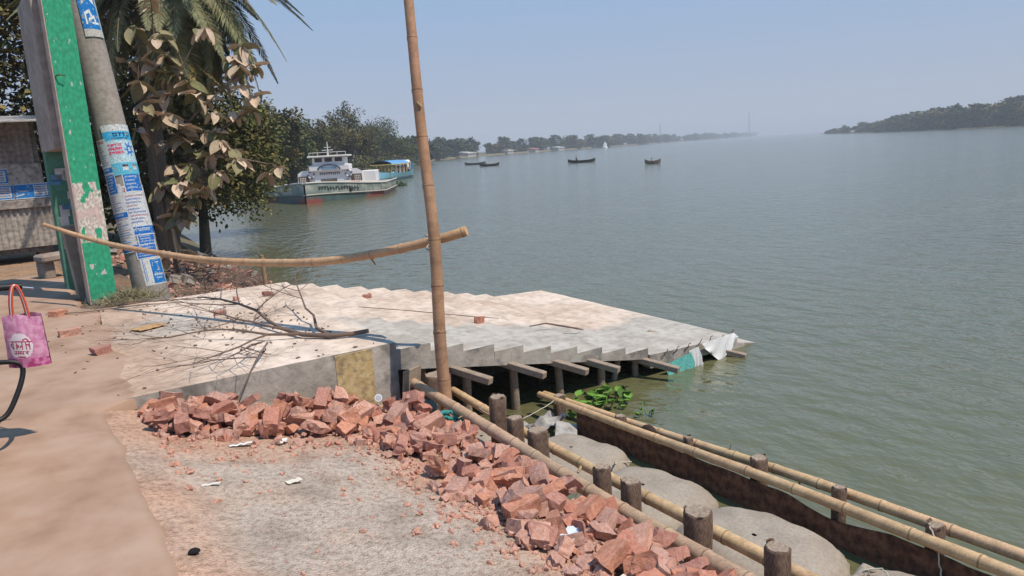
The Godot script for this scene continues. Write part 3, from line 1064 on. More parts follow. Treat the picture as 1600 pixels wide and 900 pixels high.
func settle(x: float, z: float, r: float, t: float) -> float:
	var s := 0.0
	var nn := 0
	var hi := -9.0
	var a := -r
	while a <= r:
		var b := -r
		while b <= r:
			var y := pile_top(x + a, z + b)
			s += y; nn += 1; hi = maxf(hi, y)
			b += 0.04
		a += 0.04
	var gy := height(x, z)
	var base := gy + minf(lerpf(s / nn, hi, 0.15) - gy, 0.055 if z > 1.1 else 0.12)
	a = -r * 0.8
	while a <= r * 0.8:
		var b := -r * 0.8
		while b <= r * 0.8:
			pile[Vector2i(int(floor((x + a) / 0.04)), int(floor((z + b) / 0.04)))] = base + t
			b += 0.04
		a += 0.04
	return base

func rubble() -> void:
	var shapes := []
	for k in 18:
		shapes.append(brick_mesh(300 + k, Vector3(rng.randf_range(0.15, 0.24), rng.randf_range(0.066, 0.085), rng.randf_range(0.10, 0.125)), 0.35 + 0.05 * (k % 9)))
	rng.seed = 77
	var placed := 0
	for k in 300:
		var x: float
		var z: float
		var against := k % 5 < 2
		if against:
			x = rng.randf_range(-2.16, -0.12)
			z = 0.09 + rng.randf() * lerpf(0.55, 1.15, smoothstep(-2.2, -0.5, x))
		else:
			z = rng.randf_range(0.9, 4.5)
			x = lerpf(-0.13, lerpf(-0.85, -0.80, smoothstep(1.5, 2.5, z)), pow(rng.randf(), 1.05))
		var sh: ArrayMesh = shapes[rng.randi() % shapes.size()]
		var sc := rng.randf_range(0.5, 0.85) if rng.randf() < 0.5 else rng.randf_range(0.8, 1.0)
		var tilt := 0.5 if rng.randf() < 0.7 else 1.2
		var o := MeshInstance3D.new()
		o.mesh = sh
		var ton: int = rng.randi() % M.bricks.size()
		o.material_override = M.bricks[ton]
		o.name = numbered("brick")
		add_child(o)
		o.rotation = Vector3(jit(tilt), rng.randf() * TAU, jit(tilt))
		o.scale = Vector3.ONE * sc
		var bb := o.transform * sh.get_aabb()
		var y := settle(x, z, 0.075 * sc, bb.size.y * 0.42)
		o.position = Vector3(x, y + bb.size.y * 0.36, z)
		var look: String = ("small " if sc < 0.72 else "large " if sc > 0.92 else "") + ["red", "orange-red", "dull red", "dusty pink", "brownish"][ton] + " broken brick "
		var spot := ""
		if against:
			spot = "at the heap's road end by the wall" if x < -1.65 else "in the heap under the dead branch" if x < -0.95 else "in the heap below the ochre band" if x < -0.4 else "at the wall's end by the upright pole"
		else:
			spot = "beside the first thick rail near the upright pole" if z < 1.4 else "beside the thick rail opposite the tallest post" if z < 2.1 else "beside the thick rail opposite the slim posts" if z < 2.9 else "beside the thick rail opposite the thickest post" if z < 3.5 else "at the bottom edge beside the thick rail"
		tag(o, look + spot, "brick", "bricks heaped against the wall" if against else "bricks heaped beside the rail")
		placed += 1
	# a whole brick with its maker's letters in the frog
	var bo := thing("brick", Vector3(-0.80, pile_top(-0.80, 0.72) + 0.05, 0.72), "whole red brick stamped BHL lying on top of the heap by the wall", "brick", "bricks heaped against the wall")
	bo.rotation = Vector3(0.35, 0.45, 0.12)
	var bm := MB.new()
	bm.box(tf(Vector3.ZERO), Vector3(0.235, 0.068, 0.11), 0.006)
	obj("body", bm, M.bricks[3], bo)
	var tm := TextMesh.new()
	tm.text = "BHL"
	tm.font_size = 16
	tm.pixel_size = 0.0042
	tm.depth = 0.006
	var lt := obj("stamped_letters", tm, M.bricks[1], bo)
	lt.position = Vector3(0, 0.0345, 0)
	lt.rotation.x = -PI / 2
	# broken pieces between the bricks, too many to count
	for v in 3:
		var fm := MultiMesh.new()
		fm.transform_format = MultiMesh.TRANSFORM_3D
		fm.mesh = brick_mesh(430 + v, Vector3(0.105, 0.06, 0.08), 0.95)
		var at := []
		for k in 190:
			var x: float
			var z: float
			if k % 5 < 2:
				x = rng.randf_range(-2.18, -0.12); z = 0.06 + rng.randf() * lerpf(0.65, 1.3, smoothstep(-2.2, -0.5, x))
			else:
				z = rng.randf_range(0.9, 4.6); x = lerpf(-0.1, -0.92, rng.randf())
			var sz := rng.randf_range(0.45, 1.05)
			at.append(Transform3D(Basis.from_euler(Vector3(jit(0.8), rng.randf() * TAU, jit(0.8))).scaled(Vector3.ONE * sz), Vector3(x, lerpf(height(x, z), pile_top(x, z), rng.randf()) + 0.018 * sz, z)))
		fm.instance_count = at.size()
		for k in at.size(): fm.set_instance_transform(k, at[k])
		var fi := MultiMeshInstance3D.new()
		fi.multimesh = fm
		fi.material_override = M.bricks[[0, 3, 4][v]]
		fi.name = numbered("brick_fragments")
		add_child(fi)
		tag(fi, ["red", "pale pink", "dull brown-red"][v] + " brick fragments filling the gaps in the brick heaps", "brick fragments", "", "stuff")
	# chips and crumbs that nobody could count
	var chip := brick_mesh(401, Vector3(0.05, 0.026, 0.036), 0.9)
	var mm := MultiMesh.new()
	mm.transform_format = MultiMesh.TRANSFORM_3D
	mm.mesh = chip
	var spots := []
	for k in 2600:
		var x: float
		var z: float
		if k % 3 == 0:
			x = rng.randf_range(-2.2, -0.2); z = 0.05 + absf(rng.randfn(0.4, 0.45))
		else:
			z = rng.randf_range(0.8, 4.6); x = rng.randfn(-0.72, 0.20)
		if k % 26 == 0:
			x = rng.randf_range(-2.2, -0.6); z = rng.randf_range(0.9, 4.0)
		if z < 0.05 or x > -0.08 or x < -2.3: continue
		var s := clampf(rng.randfn(0.45, 0.3), 0.12, 1.4)
		spots.append(Transform3D(Basis.from_euler(Vector3(jit(0.6), rng.randf() * TAU, jit(0.6))).scaled(Vector3.ONE * s), Vector3(x, pile_top(x, z) * 0.4 + height(x, z) * 0.6 + 0.008 * s, z)))
	for k in 2200:
		var x := rng.randf_range(-2.28, -0.5)
		var z := rng.randf_range(0.6, 4.4)
		spots.append(Transform3D(Basis.from_euler(Vector3(jit(0.6), rng.randf() * TAU, jit(0.6))).scaled(Vector3.ONE * rng.randf_range(0.06, 0.2)), Vector3(x, height(x, z) + 0.002, z)))
	mm.instance_count = spots.size()
	for k in spots.size(): mm.set_instance_transform(k, spots[k])
	var mi := MultiMeshInstance3D.new()
	mi.multimesh = mm
	mi.material_override = M.bricks[3]
	mi.name = numbered("brick_chips")
	add_child(mi)
	tag(mi, "small brick chips and crumbs strewn along the brick heaps", "brick chips", "", "stuff")

# ---------------------------------------------------------------- small loose things
func flat_scrap(called: String, where: Vector3, w: float, d: float, curl: float, m: Material, label: String, cat: String, yaw := 0.0) -> void:
	var at := where
	if at.z > 0.0: at.y = pile_top(at.x, at.z) + 0.006
	var rows := []
	for r in 6:
		var row := []
		for k in 7:
			var x := w * (k / 6.0 - 0.5)
			var z := d * (0.5 - r / 5.0)
			var e := 1.0 + 0.15 * rough_noise.get_noise_2d(at.x * 90.0 + k * 9.0, at.z * 90.0 + r * 9.0)
			row.append(Vector3(x * e, curl * (absf(sin(k * 1.3 + at.x * 5.0)) + 0.6 * absf(cos(r * 1.1 + at.z * 3.0))) * 0.6, z * e))
		rows.append(row)
	var mb := MB.new()
	mb.sheet(rows)
	var back := []
	for r in rows:
		var q := []
		for p in r: q.append(p - Vector3(0, 0.0015, 0))
		q.reverse()
		back.append(q)
	mb.sheet(back)
	var o := one(called, mb, m, at, label, cat)
	o.rotation.y = yaw

func litter() -> void:
	rng.seed = 90
	# loose bricks and pieces on the slab
	var loose := [[-2.22, -1.66, 0.3, "broken red brick lying on the road edge by the slab", 2], [-2.40, -2.80, 0.1, "orange brick half lying on the road below the pink bag", 3], [-2.42, -4.15, 0.8, "orange brick fragment at the base of the grey post", 1]]
	for l in loose:
		var o := one("brick", brick_mesh(500 + int(l[4]), Vector3(0.20, 0.07, 0.11), 0.3), M.bricks[l[4]], Vector3(l[0], 0.032, l[1]), l[3], "brick", "loose bricks on the road")
		o.rotation.y = l[2]
	var st := one("brick_piece", brick_mesh(511, Vector3(0.11, 0.09, 0.09), 0.9), M.bricks[0], Vector3(1.62, -0.335, -1.42), "single red brick piece standing on the steps", "brick")
	st.scale = Vector3.ONE * 1.0
	for l in [[-0.25, 0.04, -3.3, "brown brick crumb among the twigs on the slab"], [0.95, -0.17, -3.1, "brick fragment lying on the far steps"], [-1.0, 0.02, -2.6, "flat brick flake under the dead branch"], [-0.62, 0.02, -3.35, "terracotta shard at the far edge of the slab"]]:
		var o := one("brick_shard", brick_mesh(520 + int(l[2] * -10), Vector3(0.13, 0.05, 0.07), 0.9), M.bricks[2], Vector3(l[0], l[1], l[2]), l[3], "brick")
		o.rotation.y = l[0] * 3.0
	flat_scrap("cardboard_scrap", Vector3(-1.72, 0.006, -2.49), 0.30, 0.20, 0.02, plain(0.44, 0.26, 0.12, 0.9), "orange-brown cardboard scrap lying on the slab", "cardboard", 0.4)
	flat_scrap("paper_scrap", Vector3(-0.62, -0.36, 3.02), 0.11, 0.08, 0.02, plain(0.55, 0.62, 0.70, 0.6), "crumpled blue and white wrapper on the bricks", "wrapper", 0.5)
	flat_scrap("paper_scrap", Vector3(-0.62, -0.38, 3.45), 0.14, 0.10, 0.02, plain(0.66, 0.62, 0.55, 0.8), "white paper scrap on the bricks at the bottom edge", "paper", 0.2)
	flat_scrap("paper_scrap", Vector3(-1.62, -0.20, 1.72), 0.09, 0.05, 0.015, plain(0.60, 0.55, 0.46, 0.8), "pale paper bit in the middle of the grey dirt", "paper", 0.0)
	flat_scrap("paper_scrap", Vector3(-1.72, -0.12, 0.95), 0.14, 0.04, 0.02, plain(0.66, 0.64, 0.62, 0.7), "long white plastic strip in front of the brick heap", "plastic", -0.2)
	flat_scrap("paper_scrap", Vector3(-1.45, -0.18, 0.95), 0.10, 0.06, 0.03, plain(0.66, 0.64, 0.60, 0.7), "crumpled white paper in front of the brick heap", "paper", 0.6)
	flat_scrap("paper_scrap", Vector3(-2.06, -0.12, 1.62), 0.12, 0.02, 0.008, plain(0.60, 0.56, 0.50, 0.8), "thin white straw on the pink dirt", "straw", -0.3)
	flat_scrap("paper_scrap", Vector3(-2.08, -0.06, 0.52), 0.09, 0.08, 0.03, plain(0.55, 0.53, 0.49, 0.9), "crumbled white plaster bit at the heap's left end", "plaster", 0.0)
	# round tin lid on the heap
	var mb := MB.new()
	mb.tube([Vector3(0, -0.004, 0), Vector3(0, 0.004, 0)], [0.032, 0.032], 20)
	var lid := thing("jar_lid", Vector3(-0.40, -0.40, 0.17), "round white lid leaning on bricks below the ochre band", "lid")
	lid.rotation = Vector3(1.1, -0.4, 0)
	obj("rim", mb, plain(0.62, 0.62, 0.66, 0.5), lid)
	mb = MB.new()
	mb.tube([Vector3(0, 0.004, 0), Vector3(0, 0.0055, 0)], [0.024, 0.022], 20)
	obj("disc", mb, plain(0.36, 0.38, 0.44, 0.5), lid)
	# coil of teal sacking under the upright pole
	mb = MB.new()
	var pts := []
	var rr := []
	for k in 40:
		var a := k * 0.36
		pts.append(Vector3(cos(a) * (0.05 + 0.0012 * k), 0.02 + 0.0022 * k + 0.008 * sin(k * 2.0), sin(a) * (0.05 + 0.0012 * k)))
		rr.append(0.017 + 0.004 * sin(k * 1.3))
	mb.tube(pts, rr, 7)
	var coil := one("teal_rope_coil", mb, tint_cloth([lin(0.015, 0.10, 0.11), lin(0.03, 0.21, 0.20), lin(0.10, 0.34, 0.32)], 6), Vector3(-0.13, -0.55, 0.82), "coil of teal plastic netting on the bricks by the upright pole", "netting")
	coil.rotation = Vector3(0.5, 0, -0.3)
	mb = MB.new()
	mb.ball(func(lo: float, la: float) -> Vector3: return Vector3(cos(lo) * cos(la) * 0.20, sin(la) * 0.09 + 0.01 * sin(lo * 5.0), sin(lo) * cos(la) * 0.13), 20, 12)
	one("teal_sack", mb, tint_cloth([lin(0.10, 0.14, 0.13), lin(0.15, 0.22, 0.20), lin(0.25, 0.29, 0.26)], 7), Vector3(-0.12, -0.55, 0.30), "dusty grey-green sack between the bricks and the wall's end", "sack")
	# black lump standing in for the dark pipe hole at the lot's edge
	mb = MB.new()
	mb.ball(func(lo: float, la: float) -> Vector3: return Vector3(cos(lo) * cos(la) * (0.026 + 0.003 * sin(lo * 3.0)), sin(la) * 0.012, sin(lo) * cos(la) * 0.024), 16, 8)
	one("hole_stand_in", mb, plain(0.008, 0.008, 0.008, 0.95), Vector3(-2.31, height(-2.31, 2.52) + 0.006, 2.52), "small black lump standing in for a dark hole in the ground by the road's edge", "stand_in")
	dead_branch()
	# thin stick down the steps
	mb = MB.new()
	mb.tube([Vector3(0.35, -0.06, -1.95), Vector3(0.9, -0.17, -1.75), Vector3(1.6, -0.33, -1.55), Vector3(1.9, -0.39, -1.45)], [0.004, 0.005, 0.005, 0.004], 6)
	one("thin_stick", mb, M.twig, Vector3(0, 0.018, 0), "long thin stick lying straight down the middle of the steps", "stick")
	mb = MB.new()
	mb.tube([Vector3(2.1, -0.45, -1.1), Vector3(2.3, -0.44, -1.05), Vector3(2.5, -0.50, -1.0), Vector3(2.62, -0.53, -0.85), Vector3(2.75, -0.58, -0.9)], [0.006, 0.01, 0.012, 0.012, 0.005], 6)
	one("crooked_stick", mb, M.twig, Vector3(0, 0.0, 0), "crooked brown stick on the lower steps", "stick")
	mb = MB.new()
	mb.tube([Vector3(-2.55, 0.02, -4.3), Vector3(-2.2, 0.03, -4.0), Vector3(-1.6, 0.03, -3.9), Vector3(-1.2, 0.02, -3.7)], [0.006, 0.012, 0.012, 0.006], 6)
	one("pale_stick", mb, M.sawn, Vector3.ZERO, "pale stick lying in front of the green pillar", "stick")
	# litter crumbs over the slab
	var mm := MultiMesh.new()
	mm.transform_format = MultiMesh.TRANSFORM_3D
	mm.mesh = brick_mesh(601, Vector3(0.03, 0.012, 0.02), 0.9)
	var sp := []
	for k in 240:
		var x := rng.randf_range(-2.6, 0.0)
		var z := rng.randf_range(-4.1, 0.0)
		if k % 2: x = rng.randfn(-0.9, 0.4); z = rng.randfn(-1.9, 0.7)
		if z > -0.02 or z < -4.1 or x > -0.15: continue
		sp.append(Transform3D(Basis.from_euler(Vector3(jit(0.4), rng.randf() * TAU, jit(0.4))).scaled(Vector3.ONE * rng.randf_range(0.25, 1.0)), Vector3(x, 0.008, z)))
	mm.instance_count = sp.size()
	for k in sp.size(): mm.set_instance_transform(k, sp[k])
	var mi := MultiMeshInstance3D.new()
	mi.multimesh = mm
	mi.material_override = M.twig
	mi.name = numbered("dry_crumbs")
	add_child(mi)
	tag(mi, "dry leaf and bark crumbs strewn over the slab around the branch", "debris", "", "stuff")

var twigs_left := 0

func grow(mb: MB, fine: MB, p: Vector3, d: Vector3, ln: float, r: float, level: int) -> void:
	var pts := [p]
	var rs := [r]
	var q := p
	var dir := d
	var n := 5 if level < 2 else 4
	for k in n:
		dir = (dir + Vector3(jit(0.22), jit(0.12), jit(0.22))).normalized()
		if q.y < 0.03 + r and dir.y < 0.0 and q.z < 0.0: dir.y = absf(dir.y) * 0.4
		q += dir * ln / n
		pts.append(q); rs.append(lerpf(r, r * 0.45, (k + 1.0) / n))
		if level < 4 and k > 0:
			var kids := 2 if level >= 1 and level < 3 else 1
			for j in kids:
				if rng.randf() < 0.9:
					var side := dir.cross(Vector3.UP).normalized() * (1.0 if rng.randf() < 0.5 else -1.0)
					grow(mb, fine, q, (dir * 0.75 + side * rng.randf_range(0.4, 0.9) + Vector3(0, jit(0.35) + 0.06, 0)).normalized(), ln * rng.randf_range(0.4, 0.62), rs[-1] * 0.6, level + 1)
	(mb if level < 2 else fine).tube(pts, rs, 7 if level < 2 else 4, [], false)

func dead_branch() -> void:
	rng.seed = 1234
	var o := thing("dead_branch", Vector3.ZERO, "bare dead branch with many twigs lying on the concrete slab", "branch")
	var mb := MB.new()
	var fine := MB.new()
	# forked butt, then boughs fanning to the far left
	mb.tube([Vector3(-0.19, 0.05, -0.40), Vector3(-0.33, 0.035, -0.46), Vector3(-0.50, 0.032, -0.56), Vector3(-0.68, 0.035, -0.80), Vector3(-0.76, 0.05, -1.15)], [0.02, 0.021, 0.024, 0.022, 0.019], 9)
	grow(mb, fine, Vector3(-0.76, 0.05, -1.15), Vector3(0.02, 0.18, -1.0).normalized(), 1.5, 0.018, 1)
	grow(mb, fine, Vector3(-0.72, 0.045, -1.0), Vector3(-0.45, 0.22, -0.9).normalized(), 1.1, 0.013, 1)
	mb.tube([Vector3(-0.50, 0.032, -0.54), Vector3(-0.52, 0.06, -0.85), Vector3(-0.40, 0.10, -1.25)], [0.018, 0.015, 0.012], 8)
	grow(mb, fine, Vector3(-0.40, 0.10, -1.25), Vector3(0.1, 0.12, -1.0).normalized(), 1.3, 0.011, 1)
	mb.tube([Vector3(-0.70, 0.04, -0.82), Vector3(-0.95, 0.06, -0.95), Vector3(-1.15, 0.10, -1.2)], [0.015, 0.012, 0.010], 8)
	grow(mb, fine, Vector3(-1.15, 0.10, -1.2), Vector3(-0.6, 0.1, -0.8).normalized(), 0.9, 0.009, 1)
	grow(mb, fine, Vector3(-0.95, 0.06, -0.95), Vector3(-0.8, 0.05, 0.35).normalized(), 1.0, 0.010, 1)
	grow(mb, fine, Vector3(-1.1, 0.08, -0.6), Vector3(-0.65, 0.02, 0.75).normalized(), 0.75, 0.008, 2)
	mb.tube([Vector3(-1.05, 0.07, -0.6), Vector3(-1.25, 0.06, -0.2), Vector3(-1.40, 0.0, 0.06), Vector3(-1.55, -0.2, 0.14)], [0.009, 0.008, 0.007, 0.004], 6)
	grow(mb, fine, Vector3(-1.25, 0.06, -0.2), Vector3(-0.9, 0.1, 0.1).normalized(), 0.7, 0.006, 2)
	obj("bough", mb, M.twig, o)
	obj("twigs", fine, M.twig, o).set_meta("kind", "stuff")

# ---------------------------------------------------------------- roadside: pillars, pole, stall
func roadside() -> void:
	# painted concrete pillar pair carrying a grey panel
	var pim := Image.create(96, 768, false, Image.FORMAT_RGB8)
	var f := FastNoiseLite.new()
	f.seed = 9; f.frequency = 0.02; f.fractal_octaves = 5
	for y in 768:
		for x in 96:
			var q := f.get_noise_2d(x * 0.9, y * 0.55)
			var g := lin(0.035, 0.30, 0.165)
			g = g * (1.0 + 0.18 * f.get_noise_2d(x * 3.0 + 300.0, y * 3.0))
			var h := 3.9 * (1.0 - y / 768.0)
			var torn := smoothstep(0.78, 0.88, h) * smoothstep(1.62, 1.50, h)
			if torn > 0.5 and q > -0.22: g = lin(0.50, 0.44, 0.39) * (1.0 + 0.35 * f.get_noise_2d(x * 4.0, y * 4.0 + 99.0))
			if torn > 0.5 and q > 0.30: g = lin(0.40, 0.30, 0.28) * (1.0 + 0.3 * q)
			if h > 0.42 and h < 0.56 and q > -0.05: g = lin(0.48, 0.45, 0.42)
			if h < 0.12: g = g.lerp(lin(0.24, 0.20, 0.16), 0.7)
			if h > 1.65 and f.get_noise_2d(x * 2.0 + 40.0, y * 1.6) > 0.56: g = lin(0.45, 0.44, 0.40)
			pim.set_pixel(x, y, g)
	var green := pictured(pim, 0.7)
	green.resource_name = "worn green paint"
	var o := thing("pillar_frame", Vector3(-1.88, 0, -5.05), "green-painted concrete pillars joined by a tall grey panel at left", "pillar")
	o.rotation.y = 0.05
	var mb := MB.new()
	mb.quad(Vector3(-0.15, -0.1, 0.15), Vector3(0.15, -0.1, 0.15), Vector3(0.15, 3.9, 0.15), Vector3(-0.15, 3.9, 0.15))
	mb.quad(Vector3(0.15, -0.1, 0.15), Vector3(0.15, -0.1, -0.15), Vector3(0.15, 3.9, -0.15), Vector3(0.15, 3.9, 0.15))
	mb.quad(Vector3(0.15, -0.1, -0.15), Vector3(-0.15, -0.1, -0.15), Vector3(-0.15, 3.9, -0.15), Vector3(0.15, 3.9, -0.15))
	mb.quad(Vector3(-0.15, 3.9, 0.15), Vector3(0.15, 3.9, 0.15), Vector3(0.15, 3.9, -0.15), Vector3(-0.15, 3.9, -0.15))
	obj("pillar", mb, green, o)
	mb = MB.new()
	mb.box(tf(Vector3(-0.157, 1.9, 0)), Vector3(0.012, 4.0, 0.30), 0.002, Color(0.55, 0.42, 0.36))
	var red := obj("pillar_side", mb, M.cement, o)
	red.set_meta("label", "bare reddish-grey side of the front pillar")
	mb = MB.new()
	mb.box(tf(Vector3(-0.10, 0.95, -1.45)), Vector3(0.28, 2.0, 0.28), 0.008, Color(0.10, 0.24, 0.17))
	var rear := obj("pillar", mb, M.cement, o)
	rear.set_meta("label", "dark green rear pillar with torn bills")
	mb = MB.new()
	mb.box(tf(Vector3(-0.14, 2.9, -0.93)), Vector3(0.20, 1.95, 1.50), 0.01, Color(0.40, 0.34, 0.30))
	obj("panel", mb, M.cement, o)
	rng.seed = 311
	for k in 9:
		mb = MB.new()
		mb.box(tf(Vector3(-0.10 + jit(0.10), 1.15 + jit(0.55), -1.305)), Vector3(rng.randf_range(0.06, 0.16), rng.randf_range(0.06, 0.2), 0.003), 0.0, Color(0.62, 0.58, 0.55) if k % 3 else Color(0.12, 0.28, 0.45))
		obj("torn_bill", mb, M.cement, o)
	for k in 7:
		mb = MB.new()
		mb.box(tf(Vector3(0.1525, 1.0 + 0.11 * k + jit(0.03), jit(0.06))), Vector3(0.003, rng.randf_range(0.10, 0.22), rng.randf_range(0.10, 0.22)), 0.0, Color(0.58, 0.54, 0.52) if k % 2 else Color(0.42, 0.38, 0.36))
		obj("torn_bill", mb, M.cement, o)
	# iron hook on the pillar
	mb = MB.new()
	mb.tube([Vector3(-0.14, 2.78, 0.155), Vector3(-0.10, 2.79, 0.20), Vector3(-0.04, 2.78, 0.21)], [0.008, 0.008, 0.006], 6)
	obj("hook", mb, M.rust, o)
	# small bare concrete post between the pillars
	mb = MB.new()
	mb.box(tf(Vector3(0, 0.43, 0), Vector3(0.0, 0.3, 0.07)), Vector3(0.20, 1.06, 0.07), 0.006, Color(0.36, 0.31, 0.27))
	one("concrete_slab_post", mb, M.cement, Vector3(-2.06, 0, -5.45), "bare grey concrete plank standing beside the green pillar", "concrete post")
	# spun concrete electricity pole with bills pasted round it
	o = thing("electricity_pole", Vector3(-1.28, -0.3, -4.98), "leaning round concrete pole pasted with blue and white bills", "pole")
	var dir := (Vector3(-1.56, 4.2, -5.72) - Vector3(-1.28, 0, -4.98)).normalized()
	o.basis = Basis(Quaternion(Vector3.UP, dir))
	mb = MB.new()
	mb.tube([Vector3(0, 0, 0), Vector3(0, 1.5, 0), Vector3(0, 3, 0), Vector3(0, 7.5, 0)], [0.215, 0.205, 0.195, 0.16], 40)
	obj("shaft", mb, M.pole, o)
	# bills: [style, from height, to height, centre angle, half width]; angle 0 faces the viewer
	var bills := [[3, 0.38, 0.82, 0.25, 0.75], [0, 0.74, 0.98, 0.10, 0.70], [0, 0.92, 1.18, 0.3, 0.62], [1, 1.05, 1.72, 0.22, 0.80], [0, 1.62, 1.98, 0.30, 0.62], [2, 1.86, 2.52, 0.10, 0.95], [1, 0.85, 1.35, -0.95, 0.55], [1, 1.3, 1.75, -1.0, 0.5], [0, 1.62, 1.9, -1.05, 0.35], [1, 1.9, 2.35, -1.1, 0.35], [4, 3.66, 4.9, 0.25, 0.62]]
	for k in bills.size():
		var b = bills[k]
		var rows := []
		for r in 2:
			var y: float = lerpf(b[1], b[2], float(r))
			var row := []
			for j in 13:
				var a: float = b[3] + b[4] * (j / 6.0 - 1.0)
				var rad := lerpf(0.215, 0.192, y / 3.0) * 1.0 + 0.0035 + 0.0016 * k + (0.004 if (j == 0 or j == 12) and k % 2 else 0.0)
				# facing the viewer: +z turned a little to +x
				row.append(Vector3(sin(a + 0.15) * rad, y, cos(a + 0.15) * rad))
			rows.append(row)
		mb = MB.new()
		mb.sheet(rows)
		var n0: int = mb.n.size()
		for q in n0:
			mb.n[q] = Vector3(mb.v[q].x, 0, mb.v[q].z).normalized()
			mb.t[q] = Vector2(mb.t[q].x, 1.0 - mb.t[q].y)
		obj("pasted_bill", mb, pictured(poster_image(b[0], 700 + k)), o)
	# dry weeds at the pole's foot
	rng.seed = 66
	mb = MB.new()
	for k in 900:
		var p := Vector3(-1.62 + rng.randfn(0.0, 0.17), rng.randf() * 0.02, -4.5 + rng.randfn(0.0, 0.12))
		if p.z > -4.22: p.z = -4.25
		var d := Vector3(jit(1.0), rng.randf_range(0.1, 0.8), jit(1.0)).normalized() * rng.randf_range(0.05, 0.16)
		var s := d.cross(Vector3(jit(1), jit(1), jit(1))).normalized() * 0.005
		p.y += maxf(0.0, 0.12 - Vector2(p.x + 1.62, p.z + 4.5).length() * 0.4) * rng.randf()
		mb.quad(p - s, p + s, p + d + s * 0.3, p + d - s * 0.3, tone(Color(0.20, 0.19, 0.10) if k % 3 else Color(0.30, 0.25, 0.16), 0.3))
	one("dry_weeds", mb, M.leaf, Vector3.ZERO, "clump of cut dry weeds at the foot of the electricity pole", "weeds", "", "stuff")
	stall()
	# rough concrete seat by the stall
	o = thing("concrete_bench", Vector3(-2.15, 0, -8.1), "low broken concrete bench in front of the tin stall", "bench")
	mb = MB.new()
	mb.box(tf(Vector3(0, 0.33, 0), Vector3(0, 0.35, 0.03)), Vector3(0.62, 0.12, 0.36), 0.03, Color(0.36, 0.29, 0.24))
	obj("seat", mb, M.cement, o)
	for sx in [-0.2, 0.16]:
		mb = MB.new()
		mb.box(tf(Vector3(sx, 0.13, 0), Vector3(0, 0.35, 0)), Vector3(0.16, 0.27, 0.30), 0.02, Color(0.30, 0.25, 0.21))
		obj("support", mb, M.cement, o)
	# rubble tipped down the bank behind the slab
	rng.seed = 808
	var shapes := []
	for k in 5: shapes.append(brick_mesh(820 + k, Vector3(0.26, 0.14, 0.18), 0.9))
	for k in 90:
		var z := rng.randf_range(-12.5, -4.35)
		var x := rng.randf_range(-1.1, minf(1.75, shore(z) - 0.05))
		if x < -0.4 and z > -6.0: continue
		var st := MeshInstance3D.new()
		st.mesh = shapes[rng.randi() % 5]
		st.material_override = M.bricks[rng.randi() % 5] if rng.randf() < 0.62 else M.pole
		st.name = numbered("rubble_stone")
		add_child(st)
		st.rotation = Vector3(jit(0.7), rng.randf() * TAU, jit(0.7))
		st.scale = Vector3.ONE * rng.randf_range(0.5, 1.25)
		st.position = Vector3(x, height(x, z) + 0.05, z)
		tag(st, "rubble lump tipped on the bank behind the slab", "rubble", "rubble on the bank behind the slab")
	var mm := MultiMesh.new()
	mm.transform_format = MultiMesh.TRANSFORM_3D
	mm.mesh = shapes[0]
	mm.instance_count = 700
	for k in 700:
		var z := rng.randf_range(-13.0, -4.3)
		var x := rng.randf_range(-1.3, minf(1.75, shore(z)))
		mm.set_instance_transform(k, Transform3D(Basis.from_euler(Vector3(jit(0.7), rng.randf() * TAU, jit(0.7))).scaled(Vector3.ONE * rng.randf_range(0.12, 0.4)), Vector3(x, height(x, z) + 0.02, z)))
	var mi := MultiMeshInstance3D.new()
	mi.multimesh = mm
	mi.material_override = M.bricks[4]
	mi.name = numbered("rubble_chips")
	add_child(mi)
	tag(mi, "crushed brick and stone chips covering the bank behind the slab", "rubble", "", "stuff")
	# short bamboo stake in the rubble
	o = thing("bamboo_stake", Vector3(0.35, -0.55, -5.5), "short bamboo stake standing in the rubble behind the slab", "stake")
	obj("culm", bamboo([Vector3.ZERO, Vector3(-0.02, 0.8, 0.0)], 0.035, 0.03, 0.3, Color(0.42, 0.28, 0.17), 41), M.bamboo, o)
	# dry brush piled on the rubble
	rng.seed = 919
	mb = MB.new()
	for k in 420:
		var p := Vector3(rng.randf_range(-0.7, 1.1), 0, rng.randf_range(-9.5, -4.6))
		p.y = height(p.x, p.z) + rng.randf() * 0.18
		var d := Vector3(jit(1.0), jit(0.25) + 0.1, jit(1.0)).normalized() * rng.randf_range(0.2, 0.7)
		mb.tube([p, p + d * 0.5 + Vector3(jit(0.03), 0.02, jit(0.03)), p + d], [0.006, 0.005, 0.003], 4, [], false)
	one("dry_brush", mb, M.twig, Vector3.ZERO, "tangle of dry sticks on the rubble bank behind the slab", "brushwood", "", "stuff")

